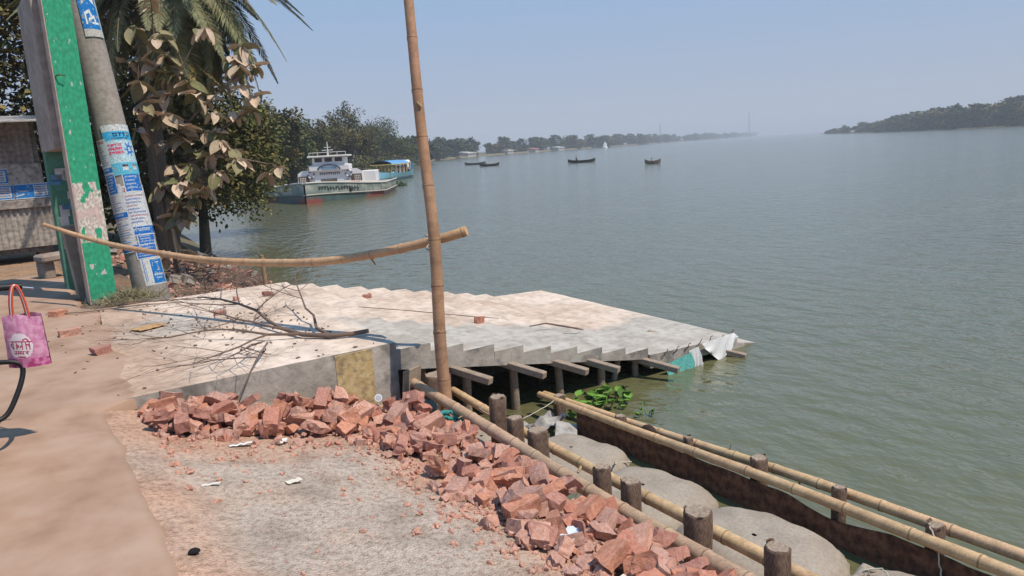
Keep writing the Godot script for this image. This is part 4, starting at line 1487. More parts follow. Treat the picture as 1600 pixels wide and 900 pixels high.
func stall() -> void:
	var o := thing("tin_stall", Vector3(-2.75, 0, -11.9), "small corrugated tin stall pasted with blue bills at the left edge", "stall")
	o.rotation.y = 0.12
	var w := 1.62
	var ribs := func(x0: float, x1: float, y0: float, y1: float, z: float, col: Color) -> MB:
		var rows := []
		for r in 2:
			var row := []
			var n := int((x1 - x0) / 0.02)
			for k in n + 1:
				var x := lerpf(x0, x1, float(k) / n)
				row.append(Vector3(x, lerpf(y0, y1, float(r)), z + 0.02 * sin(x * TAU / 0.10)))
			rows.append(row)
		var cc := []
		for r in rows: cc.append(r.map(func(_q): return col))
		var mb := MB.new()
		mb.sheet(rows, cc)
		return mb
	obj("lower_tin_wall", ribs.call(-w, 0.72, 0.26, 1.08, 0.60, Color(0.95, 0.9, 0.85)), M.tin, o)
	obj("upper_tin_wall", ribs.call(-w, 0.55, 1.85, 2.65, 0.58, Color(0.7, 0.65, 0.63)), M.tin, o)
	var mb := MB.new()
	mb.box(tf(Vector3(-0.5, 1.46, 0.57)), Vector3(2.3, 0.80, 0.04), 0.004, Color(0.95, 0.92, 0.88))
	obj("shutter_board", mb, M.tin, o)
	mb = MB.new()
	mb.box(tf(Vector3(-0.5, 1.10, 0.64), Vector3(0.0, 0, 0)), Vector3(2.4, 0.16, 0.06), 0.008, Color(0.8, 0.75, 0.72))
	obj("counter_edge", mb, M.tin, o)
	var k := 0
	for r in 2:
		for c in 3:
			if r == 0 and c == 2: continue
			mb = MB.new()
			var x := -0.82 + 0.60 * c + 0.05 * r
			var y := 1.64 - 0.30 * r
			mb.quad(Vector3(x - 0.29, y - 0.145, 0.596 + 0.001 * k), Vector3(x + 0.29, y - 0.145, 0.596 + 0.001 * k), Vector3(x + 0.29, y + 0.145, 0.596 + 0.001 * k), Vector3(x - 0.29, y + 0.145, 0.596 + 0.001 * k))
			obj("pasted_bill", mb, pictured(poster_image(5, 770 + k)), o)
			k += 1
	mb = MB.new()
	mb.box(tf(Vector3(-0.45, 1.4, -0.2)), Vector3(2.2, 2.5, 1.45), 0.0, Color(0.45, 0.42, 0.40))
	obj("stall_body", mb, M.tin, o)
	mb = MB.new()
	mb.box(tf(Vector3(-0.45, 2.72, 0.1), Vector3(0.10, 0.0, 0.02)), Vector3(2.9, 0.03, 2.4), 0.004, Color(1.6, 1.25, 1.0))
	obj("roof", mb, M.tin, o)
	for x in [-1.4, 0.5]:
		mb = MB.new()
		mb.box(tf(Vector3(x, 0.08, 0.2)), Vector3(0.2, 0.32, 0.5), 0.01, Color(0.3, 0.22, 0.18))
		obj("block_foot", mb, M.cement, o)
	mb = MB.new()
	mb.box(tf(Vector3(-1.0, 0.75, 0.63)), Vector3(0.05, 0.9, 0.03), 0.004, Color(0.06, 0.18, 0.36))
	obj("blue_trim", mb, M.paint, o)

# ---------------------------------------------------------------- motorbike at the frame's left edge and its bag
func wheel(parent: Node3D, at: Vector3) -> void:
	var o := Node3D.new()
	o.name = "wheel"
	parent.add_child(o, true)
	o.position = at
	var mb := MB.new()
	var pts := []
	var rr := []
	for k in 33:
		var a := TAU * k / 32.0
		pts.append(Vector3(0, cos(a) * 0.27, sin(a) * 0.27)); rr.append(0.04)
	mb.tube(pts, rr, 10, [], false)
	obj("tyre", mb, M.black, o)
	mb = MB.new()
	pts = []; rr = []
	for k in 33:
		var a := TAU * k / 32.0
		pts.append(Vector3(0, cos(a) * 0.225, sin(a) * 0.225)); rr.append(0.014)
	mb.tube(pts, rr, 8, [], false)
	for k in 10:
		var a := TAU * k / 10.0
		mb.tube([Vector3.ZERO, Vector3(0, cos(a) * 0.225, sin(a) * 0.225)], [0.004, 0.004], 5)
	mb.tube([Vector3(-0.05, 0, 0), Vector3(0.05, 0, 0)], [0.05, 0.05], 14)
	obj("rim", mb, M.steel, o)

func motorbike() -> void:
	# stands mostly outside the frame; heading away from the viewer
	var o := thing("motorbike", Vector3(-3.22, 0, 0.95), "black motorbike parked at the left edge with only its handlebar showing", "motorbike")
	wheel(o, Vector3(0, 0.31, -0.72)); wheel(o, Vector3(0, 0.31, 0.62))
	var mb := MB.new()
	for s in [-0.09, 0.09]:
		mb.tube([Vector3(s, 0.31, -0.72), Vector3(s, 0.92, -0.46)], [0.022, 0.025], 10)
	obj("fork", mb, M.steel, o)
	mb = MB.new()
	mb.tube([Vector3(-0.40, 0.94, -0.38), Vector3(-0.22, 0.98, -0.46), Vector3(-0.06, 0.93, -0.48), Vector3(0.06, 0.93, -0.48), Vector3(0.22, 0.97, -0.50), Vector3(0.44, 0.955, -0.50)], [0.012, 0.012, 0.012, 0.012, 0.012, 0.012], 10)
	obj("handlebar", mb, M.black, o)
	for s in [-1.0, 1.0]:
		mb = MB.new()
		var z := -0.50 if s > 0 else -0.38
		mb.tube([Vector3(0.31 * s, 0.962, z), Vector3(0.35 * s, 0.96, z), Vector3(0.46 * s, 0.955, z), Vector3(0.475 * s, 0.955, z)], [0.016, 0.021, 0.021, 0.017], 12)
		obj("grip", mb, M.black, o)
		mb = MB.new()
		mb.tube([Vector3(0.28 * s, 0.96, z - 0.03), Vector3(0.34 * s, 0.955, z - 0.08), Vector3(0.44 * s, 0.945, z - 0.075), Vector3(0.53 * s, 0.925, z - 0.05)], [0.009, 0.008, 0.006, 0.007], 8)
		obj("brake_lever", mb, M.steel, o)
		mb = MB.new()
		mb.box(tf(Vector3(0.28 * s, 0.965, z)), Vector3(0.07, 0.05, 0.06), 0.01)
		obj("switch_block", mb, M.black, o)
	mb = MB.new()
	mb.ball(func(lo: float, la: float) -> Vector3: return Vector3(cos(lo) * cos(la) * 0.10, sin(la) * 0.10, sin(lo) * cos(la) * 0.11), 16, 10)
	var h := obj("headlight", mb, M.black, o)
	h.position = Vector3(0, 0.82, -0.62)
	mb = MB.new()
	mb.ball(func(lo: float, la: float) -> Vector3: return Vector3(cos(lo) * cos(la) * 0.14, sin(la) * 0.13 + 0.03 * cos(lo), sin(lo) * cos(la) * 0.27), 18, 10)
	h = obj("tank", mb, plain(0.25, 0.015, 0.012, 0.25), o)
	h.position = Vector3(0, 0.76, -0.12)
	mb = MB.new()
	mb.box(tf(Vector3(0, 0.75, 0.45)), Vector3(0.22, 0.09, 0.62), 0.035)
	obj("seat", mb, M.black, o)
	mb = MB.new()
	mb.box(tf(Vector3(0, 0.42, -0.05)), Vector3(0.24, 0.30, 0.34), 0.04)
	mb.tube([Vector3(0, 0.9, -0.42), Vector3(0, 0.6, -0.1), Vector3(0, 0.35, 0.1), Vector3(0, 0.31, 0.62)], [0.03, 0.03, 0.03, 0.02], 8)
	obj("engine_and_frame", mb, plain(0.10, 0.10, 0.10, 0.5, 0.6), o)
	# the bent guard tube that reaches into the frame
	mb = MB.new()
	var cv := Curve3D.new()
	var gp := [Vector3(0.06, 0.50, -0.46), Vector3(0.22, 0.52, -0.46), Vector3(0.345, 0.515, -0.44), Vector3(0.395, 0.49, -0.43), Vector3(0.40, 0.44, -0.42), Vector3(0.36, 0.34, -0.38), Vector3(0.28, 0.22, -0.33), Vector3(0.08, 0.2, -0.28)]
	for k in gp.size():
		var hd: Vector3 = (gp[mini(k + 1, gp.size() - 1)] - gp[maxi(k - 1, 0)]) / 6.0
		cv.add_point(gp[k], -hd, hd)
	var gq := []
	var gr := []
	for k in 41:
		gq.append(cv.sample_baked(cv.get_baked_length() * k / 40.0, true)); gr.append(0.015)
	mb.tube(gq, gr, 12)
	obj("leg_guard", mb, M.black, o)
	mb = MB.new()
	mb.tube([Vector3(0.0, 0.3, 0.1), Vector3(-0.22, 0.0, 0.14)], [0.014, 0.014], 8)
	obj("side_stand", mb, M.steel, o)
	# bag hung on the handlebar
	var b := thing("shopping_bag", Vector3(-2.775, 0.47, 0.50), "pink cloth shopping bag with a white printed roundel on the handlebar", "bag")
	b.rotation.y = -0.42
	var img := Image.create(256, 320, false, Image.FORMAT_RGB8)
	var f := FastNoiseLite.new()
	f.seed = 3; f.frequency = 0.02; f.fractal_octaves = 4
	for y in 320:
		for x in 256:
			var q := f.get_noise_2d(x, y)
			var c := lin(0.50, 0.19, 0.33).lerp(lin(0.62, 0.32, 0.45), clampf(0.5 + q * 1.6, 0.0, 1.0))
			if y > 262 + 14 * q: c = c.lerp(lin(0.36, 0.05, 0.17), clampf(0.6 + q * 2.0, 0.0, 1.0))
			if Vector2((x - 108) / 78.0, (y - 186) / 76.0).length() < 1.0 + 0.06 * q: c = lin(0.64, 0.58, 0.62)
			img.set_pixel(x, y, c)
	var ink := lin(0.36, 0.03, 0.09)
	rng.seed = 12
	# three letters under one head stroke
	stroke(img, Vector2(44, 160), Vector2(178, 160), 7, ink)
	for q in [[62, 160, 62, 206], [62, 206, 44, 180], [44, 180, 60, 172], [84, 160, 84, 206], [84, 178, 100, 188], [100, 188, 84, 200], [122, 160, 122, 206], [122, 184, 106, 196], [146, 160, 146, 206], [166, 160, 166, 206], [146, 182, 158, 176], [158, 176, 166, 190], [166, 160, 150, 142], [150, 142, 130, 152]]:
		stroke(img, Vector2(q[0], q[1]), Vector2(q[2], q[3]), 6, ink)
	script_line(img, 60, 218, 100, 20, ink, 4)
	script_line(img, 84, 250, 50, 10, ink, 3)
	var pm := pictured(img, 0.85)
	var rows := []
	var front := []
	for side in [1.0, -1.0]:
		rows = []
		for r in 13:
			var row := []
			for k in 11:
				var u := k / 10.0
				var v := r / 12.0
				var bulge := sin(u * PI) * (0.35 + 0.65 * sin(minf(v * 1.3, 1.0) * PI * 0.5)) * 0.045
				bulge += 0.006 * rough_noise.get_noise_2d(u * 60.0 + side * 9.0, v * 60.0)
				var x := (u - 0.5) * lerpf(0.215, 0.235, v) * (1.0 if side > 0 else -1.0)
				row.append(Vector3(x, 0.315 * (1.0 - v) + 0.012 * sin(u * 5.0) * (1.0 - v), side * (bulge + 0.006)))
			rows.append(row)
		rows.reverse()
		var mb2 := MB.new()
		mb2.sheet(rows)
		for q in mb2.t.size(): mb2.t[q] = Vector2(mb2.t[q].x, 1.0 - mb2.t[q].y)
		var sh := obj("front_panel" if side > 0 else "back_panel", mb2, pm, b)
		if side > 0: sh.set_meta("label", "printed front of the bag with dark red lettering")
	for s in [-1.0, 1.0]:
		mb = MB.new()
		var pts := []
		for k in 13:
			var a := k / 12.0
			pts.append(Vector3(-0.055 + 0.09 * a + 0.02 * s * 0.3, 0.30 + 0.20 * pow(sin(a * PI), 0.6), s * 0.012))
		for st in [[-0.009, Color(0.62, 0.06, 0.05)], [0.0, Color(0.75, 0.70, 0.66)], [0.009, Color(0.62, 0.10, 0.05)]]:
			var q := []
			var rr := []
			for p in pts:
				q.append(p + Vector3(st[0] * 1.0, 0, st[0] * 0.5)); rr.append(0.0055)
			mb.tube(q, rr, 6, [st[1]])
		obj("handle", mb, M.paint, b)

# ---------------------------------------------------------------- trees near by
func leaf_cloud(mb: MB, blobs: Array, count: int, size: float, tints: Array, droop := 0.0, clump := 0.42) -> void:
	# each blob: [centre, radii]; leaves sit in clumps spread through the blob, denser near its skin
	var per := maxi(8, int(count / maxi(1, blobs.size())))
	for b in blobs:
		var nc := maxi(5, per / 46)
		for c in nc:
			var d := Vector3(rng.randfn(), rng.randfn(), rng.randfn()).normalized()
			var cr := pow(rng.randf(), 0.45)
			var ctr: Vector3 = b[0] + d * b[1] * cr
			var tn: Color = tone(tints[rng.randi() % tints.size()], 0.22)
			var rad: float = clump * (b[1].x + b[1].y) * 0.5 * rng.randf_range(0.6, 1.15)
			for k in per / nc:
				var e := Vector3(rng.randfn(), rng.randfn() * 0.8, rng.randfn()).normalized() * rad * pow(rng.randf(), 0.5)
				var p := ctr + e
				var dir := (e.normalized() * 0.7 + Vector3(jit(0.9), jit(0.7) - droop, jit(0.9))).normalized()
				var s := dir.cross(Vector3(jit(1), 1.0, jit(1))).normalized()
				var ln := size * rng.randf_range(0.6, 1.3)
				var w := ln * 0.30
				var mid := p + dir * ln * 0.5
				mb.quad(p, mid + s * w, p + dir * ln, mid - s * w, tone(tn, 0.18))

func tree_thing(called: String, base: Vector3, label: String, group: String, blobs: Array, count: int, size: float, tints: Array, tr: float, limbs: Array, droop := 0.0) -> Node3D:
	var o := thing(called, base, label, "tree", group)
	var mb := MB.new()
	for l in limbs:
		var rs := []
		for k in l.size(): rs.append(lerpf(tr, tr * 0.35, float(k) / (l.size() - 1)))
		mb.tube(l, rs, 8)
	obj("trunk", mb, M.trunk, o)
	mb = MB.new()
	leaf_cloud(mb, blobs, count, size, tints, droop)
	obj("crown", mb, M.leaf, o)
	return o

func big_leaf_mesh(sd: int) -> ArrayMesh:
	rng.seed = sd
	var mb := MB.new()
	var ln := 0.25
	var rows := []
	var bend := rng.randf_range(0.15, 0.6)
	for r in 7:
		var v := r / 6.0
		var w := 0.085 * pow(sin(PI * clampf(v * 0.93 + 0.04, 0.0, 1.0)), 0.65) * (1.15 - 0.4 * v)
		var row := []
		for k in 5:
			var u := (k - 2) / 2.0
			row.append(Vector3(u * w, -bend * 0.16 * v * v + 0.03 * u * u + 0.006 * sin(v * 19.0 + u * 3.0), ln * v))
		rows.append(row)
	mb.sheet(rows)
	return mb.mesh()

func frond_mesh(sd: int, ln: float, droop: float, tints: Array) -> ArrayMesh:
	rng.seed = sd
	var mb := MB.new()
	var pts := []
	var rs := []
	for k in 13:
		var f := k / 12.0
		pts.append(Vector3(0, -droop * f * f * ln + 0.12 * f * ln, ln * (f - 0.22 * droop * f * f)))
		rs.append(lerpf(0.028, 0.006, f))
	mb.tube(pts, rs, 6, [Color(0.20, 0.17, 0.09)])
	for k in 150:
		var f := lerpf(0.14, 0.995, k / 149.0)
		var q := f * 12.0
		var p: Vector3 = pts[int(q)].lerp(pts[mini(int(q) + 1, 12)], q - int(q))
		var fw: Vector3 = (pts[mini(int(q) + 1, 12)] - pts[int(q)] if int(q) < 12 else pts[12] - pts[11]).normalized()
		var c := tone(tints[rng.randi() % tints.size()], 0.25)
		for s in [-1.0, 1.0]:
			var l := 0.42 * sin(PI * clampf(f * 0.85 + 0.12, 0.0, 1.0)) * rng.randf_range(0.8, 1.1)
			var d := (Vector3(s * 0.85, 0.25 - 0.45 * f + jit(0.2), 0) + fw * rng.randf_range(0.5, 0.9)).normalized()
			var tip := p + d * l + Vector3(0, -0.10 * l, 0)
			var mid := p + d * l * 0.45
			var n := fw.cross(d).normalized().cross(d).normalized() * 0.014
			mb.quad(p, mid + n, tip, mid - n, c)
	return mb.mesh()

func near_trees() -> void:
	rng.seed = 2001
	var dusty := [Color(0.15, 0.145, 0.045), Color(0.11, 0.115, 0.036), Color(0.20, 0.165, 0.055)]
	var dark := [Color(0.060, 0.064, 0.024), Color(0.085, 0.082, 0.029), Color(0.12, 0.10, 0.036)]
	# dense evergreen hanging over the water
	var b := Vector3(1.6, -0.2, -15.5)
	tree_thing("evergreen_tree", b, "dense dark evergreen tree whose boughs hang over the water", "", [
		[Vector3(0.4, 2.6, 0.4), Vector3(1.4, 1.5, 1.3)], [Vector3(1.15, 1.7, -0.3), Vector3(1.0, 1.4, 1.0)], [Vector3(1.3, 2.9, -0.6), Vector3(0.85, 0.9, 0.9)], [Vector3(0.0, 1.4, 0.5), Vector3(1.0, 0.9, 1.0)], [Vector3(-0.8, 3.6, 0.0), Vector3(1.2, 1.2, 1.2)], [Vector3(-0.5, 2.2, 0.3), Vector3(1.1, 1.4, 1.0)]],
		17000, 0.13, dark + [dusty[0]], 0.16, [[Vector3(0, -0.5, 0), Vector3(0.1, 1.0, 0), Vector3(0.3, 2.6, 0.2)], [Vector3(0.1, 0.9, 0), Vector3(0.8, 1.7, -0.2), Vector3(1.4, 2.4, -0.4)], [Vector3(0.1, 1.1, 0), Vector3(-0.5, 2.3, 0), Vector3(-0.8, 3.5, 0)]], 0.35)
	b = Vector3(2.2, -0.5, -23.0)
	tree_thing("evergreen_tree", b, "olive green bushy tree just left of the white ferry", "", [
		[Vector3(1.8, 3.2, 0.2), Vector3(1.7, 1.8, 1.5)], [Vector3(2.8, 2.0, 0.0), Vector3(1.5, 1.4, 1.3)], [Vector3(1.3, 1.9, 0.2), Vector3(1.3, 1.4, 1.2)], [Vector3(3.1, 3.1, -0.2), Vector3(1.0, 1.1, 1.0)]],
		14000, 0.15, dusty + [dark[1]], 0.18, [[Vector3(0, -0.2, 0), Vector3(0.6, 1.4, 0), Vector3(1.6, 3.2, 0.2)], [Vector3(0.55, 1.3, 0), Vector3(1.8, 2.0, 0), Vector3(2.8, 2.8, 0)]], 0.2)
	# dark trees behind the stall and pillars
	tree_thing("shade_tree", Vector3(-2.6, 0, -17.0), "dark shade tree behind the tin stall", "", [
		[Vector3(0.0, 4.4, 0.0), Vector3(2.4, 2.2, 1.8)], [Vector3(-1.8, 3.6, 0.0), Vector3(1.8, 2.2, 1.6)], [Vector3(1.6, 3.4, 0.0), Vector3(1.6, 2.0, 1.5)], [Vector3(0.8, 6.0, 0.0), Vector3(2.0, 1.5, 1.5)], [Vector3(2.0, 1.6, 0.0), Vector3(1.3, 1.2, 1.2)], [Vector3(-0.4, 1.8, 0.0), Vector3(1.6, 1.4, 1.2)]],
		24000, 0.18, dark + [Color(0.16, 0.11, 0.04), Color(0.13, 0.10, 0.04)], 0.2, [[Vector3.ZERO, Vector3(0, 2, 0), Vector3(0.1, 4.6, 0)], [Vector3(0, 1.9, 0), Vector3(-1.0, 3.0, 0), Vector3(-1.8, 3.8, 0)]], 0.3)
	tree_thing("evergreen_tree", Vector3(0.6, -0.1, -14.0), "tall dark tree behind the dusty leaves and the palm", "", [
		[Vector3(0.1, 3.4, 0.0), Vector3(1.3, 1.2, 1.0)], [Vector3(-0.5, 2.1, 0.2), Vector3(1.1, 1.3, 0.9)], [Vector3(0.9, 4.5, -0.6), Vector3(1.2, 1.0, 0.9)], [Vector3(-0.3, 5.0, -0.2), Vector3(1.2, 1.1, 0.9)], [Vector3(0.7, 2.3, -0.4), Vector3(1.0, 1.1, 0.9)], [Vector3(-0.6, 0.9, 0.0), Vector3(0.9, 0.8, 0.8)]],
		15000, 0.14, dark + [Color(0.08, 0.065, 0.03)], 0.15, [[Vector3(0, -0.5, 0), Vector3(0.0, 1.6, 0), Vector3(0.1, 3.4, 0)], [Vector3(0, 1.5, 0), Vector3(0.5, 3.0, -0.3), Vector3(0.9, 4.5, -0.6)]], 0.3)
	date_palm()
	dusty_tree()

func date_palm() -> void:
	var top := Vector3(0.62, 5.7, -11.3)
	var o := thing("date_palm", Vector3(0.1, -0.1, -12.0), "date palm whose grey-green fronds droop from the top of the frame", "palm")
	var mb := MB.new()
	mb.tube([Vector3(0, -0.4, 0), Vector3(0.02, 2.0, 0.1), Vector3(0.05, 4.0, 0.2), top - o.position], [0.22, 0.19, 0.18, 0.16], 12)
	obj("trunk", mb, M.trunk, o)
	var live := [Color(0.19, 0.19, 0.10), Color(0.24, 0.225, 0.135), Color(0.14, 0.145, 0.065)]
	var dry := [Color(0.30, 0.21, 0.075), Color(0.36, 0.25, 0.10), Color(0.23, 0.16, 0.06)]
	var shapes := []
	for k in 4: shapes.append(frond_mesh(900 + k, 2.65, 0.42 + 0.22 * k, live))
	for k in 2: shapes.append(frond_mesh(910 + k, 2.3, 0.9 + 0.2 * k, dry))
	rng.seed = 930
	for k in 112:
		var fr := obj("frond", shapes[k % 4] if k % 3 else shapes[4 + k % 2], M.frond, o)
		fr.position = top - o.position + Vector3(jit(0.06), jit(0.1), jit(0.06))
		var pit := rng.randf_range(-0.7, 0.75) if k % 3 else rng.randf_range(0.7, 1.15)
		fr.rotation = Vector3(pit, TAU * k * 0.618, jit(0.3))

func dusty_tree() -> void:
	# young tree with large dust-coated leaves beside the pole
	rng.seed = 1700
	var o := thing("large_leaved_tree", Vector3(-0.55, -0.15, -7.2), "young tree with large dusty beige leaves beside the electricity pole", "tree")
	var limbs := [
		[Vector3(0, -0.3, 0), Vector3(-0.1, 1.0, 0.1), Vector3(-0.15, 2.2, 0.1), Vector3(0.05, 3.2, 0.2), Vector3(0.1, 4.2, 0.2)],
		[Vector3(-0.12, 1.3, 0.1), Vector3(0.35, 1.9, 0.35), Vector3(0.85, 2.35, 0.6), Vector3(1.25, 2.6, 0.8)],
		[Vector3(-0.14, 1.9, 0.1), Vector3(0.4, 2.5, 0.4), Vector3(0.95, 3.0, 0.7), Vector3(1.35, 3.35, 0.9)],
		[Vector3(-0.1, 1.0, 0.1), Vector3(0.25, 1.35, 0.4), Vector3(0.55, 1.55, 0.6), Vector3(0.9, 1.75, 0.8)],
		[Vector3(-0.05, 0.9, 0.1), Vector3(0.1, 1.2, 0.4), Vector3(0.2, 1.45, 0.6)],
		[Vector3(-0.15, 2.3, 0.1), Vector3(0.2, 3.0, 0.4), Vector3(0.55, 3.6, 0.6)],
		[Vector3(-0.15, 2.2, 0.1), Vector3(-0.3, 2.9, 0.4), Vector3(-0.2, 3.6, 0.5)],
		[Vector3(0.35, 1.9, 0.35), Vector3(0.65, 1.95, 0.7), Vector3(1.35, 1.75, 0.9)]]
	var mb := MB.new()
	var tips := []
	for l in limbs:
		var rs := []
		for k in l.size(): rs.append(lerpf(0.04 if l.size() > 4 else 0.022, 0.008, float(k) / (l.size() - 1)))
		mb.tube(l, rs, 7)
		for k in range(1, l.size()):
			tips.append(l[k])
			tips.append(l[k].lerp(l[k - 1], 0.5))
	obj("trunk", mb, M.twig, o)
	var tw := MB.new()
	var shapes := []
	for k in 5: shapes.append(big_leaf_mesh(1710 + k))
	var mats := []
	for c in [[0.46, 0.35, 0.265], [0.36, 0.28, 0.20], [0.22, 0.19, 0.11], [0.54, 0.41, 0.32], [0.15, 0.145, 0.07]]:
		var m := surf("dusty leaf", [lin(c[0] * 0.75, c[1] * 0.78, c[2] * 0.75), lin(c[0], c[1], c[2]), lin(c[0] * 1.2, c[1] * 1.2, c[2] * 1.2)], 0.3, 0.9, 0.0, int(c[0] * 1000), 0.014, 0.0, false)
		m.backlight_enabled = true
		m.backlight = lin(c[0] * 0.25, c[1] * 0.28, c[2] * 0.15)
		mats.append(m)
	rng.seed = 1750
	for t in tips:
		for w in 2:
			var e: Vector3 = t + Vector3(jit(0.22), jit(0.2) + 0.03, jit(0.2))
			tw.tube([t, t.lerp(e, 0.5) + Vector3(0, 0.03, 0), e], [0.007, 0.005, 0.004], 5, [], false)
			var n := 3 + rng.randi() % 3
			var turn := rng.randf() * TAU
			for k in n:
				var lf := obj("leaf", shapes[rng.randi() % 5], mats[rng.randi() % 5], o)
				lf.position = e
				lf.rotation = Vector3(rng.randf_range(-0.3, 1.1), turn + TAU * k / n + jit(0.4), jit(0.6))
				lf.scale = Vector3.ONE * rng.randf_range(0.7, 1.3)
	obj("twigs", tw, M.twig, o).set_meta("kind", "stuff")

# ---------------------------------------------------------------- far banks
func far_bank() -> void:
	rng.seed = 3000
	var g := [Color(0.070, 0.085, 0.032), Color(0.055, 0.068, 0.027), Color(0.095, 0.098, 0.038)]
	var br := [Color(0.14, 0.11, 0.045), Color(0.10, 0.088, 0.038)]
	# the grove behind the ferry: each tree its own crown
	var grove := [
		["broad_tree", Vector3(27.1, -0.3, -80.5), 6.9, 4.0, br + g, "brownish tree above the hut at the left of the grove"],
		["broad_tree", Vector3(40.3, -0.3, -99.4), 9.8, 5.0, g + br, "tallest tree of the grove behind the ferry's wheelhouse"],
		["broad_tree", Vector3(36.4, -0.3, -94.0), 6.6, 4.0, br, "yellow-brown tree just behind the ferry's mast"],
		["broad_tree", Vector3(62.5, -0.3, -136.0), 9.4, 6.6, g, "round dark green tree behind the ferry's stern"],
		["broad_tree", Vector3(72.0, -0.3, -147.0), 6.0, 4.6, g, "green tree sloping down at the right end of the grove"],
		["broad_tree", Vector3(98.0, -0.3, -190.0), 4.0, 5.0, g + br, "low tree at the tip of the grove behind the blue boat"],
		["broad_tree", Vector3(20.3, -0.3, -66.6), 6.6, 3.4, g, "green tree at the water's edge left of the hut"],
		["broad_tree", Vector3(15.2, -0.3, -54.5), 6.6, 3.2, g + br, "tree half hidden by the olive bushy tree"],
		["broad_tree", Vector3(50.0, -0.3, -118.0), 7.6, 5.0, g + br, "dull green tree filling the grove between tallest and round trees"]]
	for t in grove:
		var h: float = t[2]
		var r: float = t[3]
		var blobs := []
		for k in 8:
			var a := TAU * k / 8.0 + jit(0.3)
			blobs.append([Vector3(cos(a) * r * 0.55, h * rng.randf_range(0.35, 0.75), sin(a) * r * 0.5), Vector3(r * 0.42, h * 0.20, r * 0.42)])
		blobs.append([Vector3(0, h * 0.82, 0), Vector3(r * 0.5, h * 0.18, r * 0.5)])
		blobs.append([Vector3(r * 0.2, h * 0.6, 0), Vector3(r * 0.6, h * 0.22, r * 0.6)])
		tree_thing(t[0], t[1], t[5], "trees of the grove behind the ferry", blobs, 9000, 0.34, t[4], 0.16, [[Vector3.ZERO, Vector3(0.1, h * 0.3, 0), Vector3(0, h * 0.75, 0)], [Vector3(0.1, h * 0.25, 0), Vector3(r * 0.35, h * 0.5, 0.2)], [Vector3(0, h * 0.25, 0), Vector3(-r * 0.4, h * 0.55, 0.1)]], 0.1)
	# pale trunks and undergrowth
	var mb := MB.new()
	leaf_cloud(mb, [[Vector3(18.0, 0.2, -66.0), Vector3(2.5, 0.9, 2.5)], [Vector3(22.0, 0.2, -70.0), Vector3(3.5, 0.9, 2.5)], [Vector3(30.0, 0.3, -80.0), Vector3(5.0, 1.1, 4.0)], [Vector3(40.0, 0.3, -96.0), Vector3(5.0, 1.1, 4.0)], [Vector3(52.0, 0.3, -116.0), Vector3(6.0, 1.4, 6.0)], [Vector3(66.0, 0.6, -142.0), Vector3(6.0, 1.6, 8.0)], [Vector3(84.0, 0.8, -172.0), Vector3(8.0, 2.0, 10.0)]], 14000, 0.35, g + br, 0.0, 0.5)
	one("bank_undergrowth", mb, M.leaf, Vector3.ZERO, "low bushes along the bank under the grove", "bushes", "", "stuff")
	# hut on the bank
	var hut := thing("bank_hut", Vector3(19.6, -0.3, -69.0), "small pinkish hut with a pale roof under the grove", "hut")
	mb = MB.new()
	mb.box(tf(Vector3(0, 0.8, 0)), Vector3(2.2, 1.8, 2.0), 0.0, Color(0.34, 0.18, 0.14))
	obj("wall", mb, M.paint, hut)
	mb = MB.new()
	mb.quad(Vector3(-1.5, 1.6, 1.4), Vector3(1.5, 1.6, 1.4), Vector3(1.5, 2.6, 0), Vector3(-1.5, 2.6, 0), Color(0.36, 0.33, 0.31))
	mb.quad(Vector3(1.5, 1.6, -1.4), Vector3(-1.5, 1.6, -1.4), Vector3(-1.5, 2.6, 0), Vector3(1.5, 2.6, 0), Color(0.36, 0.33, 0.31))
	obj("roof", mb, M.paint, hut)
	# far tree lines: a few crowns repeated as trees of their own
	var protos := []
	for k in 5:
		var blobs := []
		var w := rng.randf_range(2.6, 3.8)
		for j in 6: blobs.append([Vector3(jit(w * 0.6), rng.randf_range(1.6, 5.2), jit(w * 0.6)), Vector3(w * 0.5, 1.5, w * 0.5)])
		blobs.append([Vector3(0, 5.6, 0), Vector3(w * 0.55, 1.1, w * 0.55)])
		blobs.append([Vector3(0, 0.8, 0), Vector3(w * 0.9, 1.0, w * 0.9)])
		protos.append([blobs, 1100, 0.95])
	var made := []
	var lab := "bushy tree in the hazy tree line of the far left bank"
	var lab2 := "bushy tree in the tree line of the right-hand bank"
	for k in 150:
		var f := k / 149.0
		var zz := -lerpf(190.0, 1700.0, f * f)
		var x := shore(zz) - rng.randf_range(2.0, 14.0) * (1.0 + f * 2.0)
		var s := rng.randf_range(0.7, 1.15) * lerpf(0.95, 1.9, f)
		var at := Vector3(x, -0.6, zz + jit(8.0))
		far_tree(made, protos, g + br, at, s, lab, "trees of the far left bank")
	# right-hand bank: a headland
	var line := [[674.0, -437.0], [590.0, -371.0], [476.0, -275.0], [432.0, -229.0], [398.0, -194.0], [372.0, -166.0], [372.0, -152.0], [410.0, -150.0], [480.0, -140.0]]
	var top := [[0.0, 0.25], [0.12, 0.75], [0.3, 1.1], [0.55, 1.5], [0.75, 1.65], [1.0, 2.0]]
	for k in 105:
		var f := rng.randf()
		var q := f * (line.size() - 2)
		var i0 := int(q)
		var p := Vector2(line[i0][0], line[i0][1]).lerp(Vector2(line[i0 + 1][0], line[i0 + 1][1]), q - i0)
		var back := rng.randf_range(1.0, 40.0) * (0.3 + f)
		var dir := Vector2(0.86, -0.2)
		var at := Vector3(p.x + dir.x * back + 3.0, -0.6, p.y + dir.y * back)
		var s: float = table(f, top) * rng.randf_range(0.7, 1.1) * (1.0 if back > 8.0 else 0.75)
		far_tree(made, protos, g + br, at, s, lab2, "trees of the right-hand bank")
	var rows := []
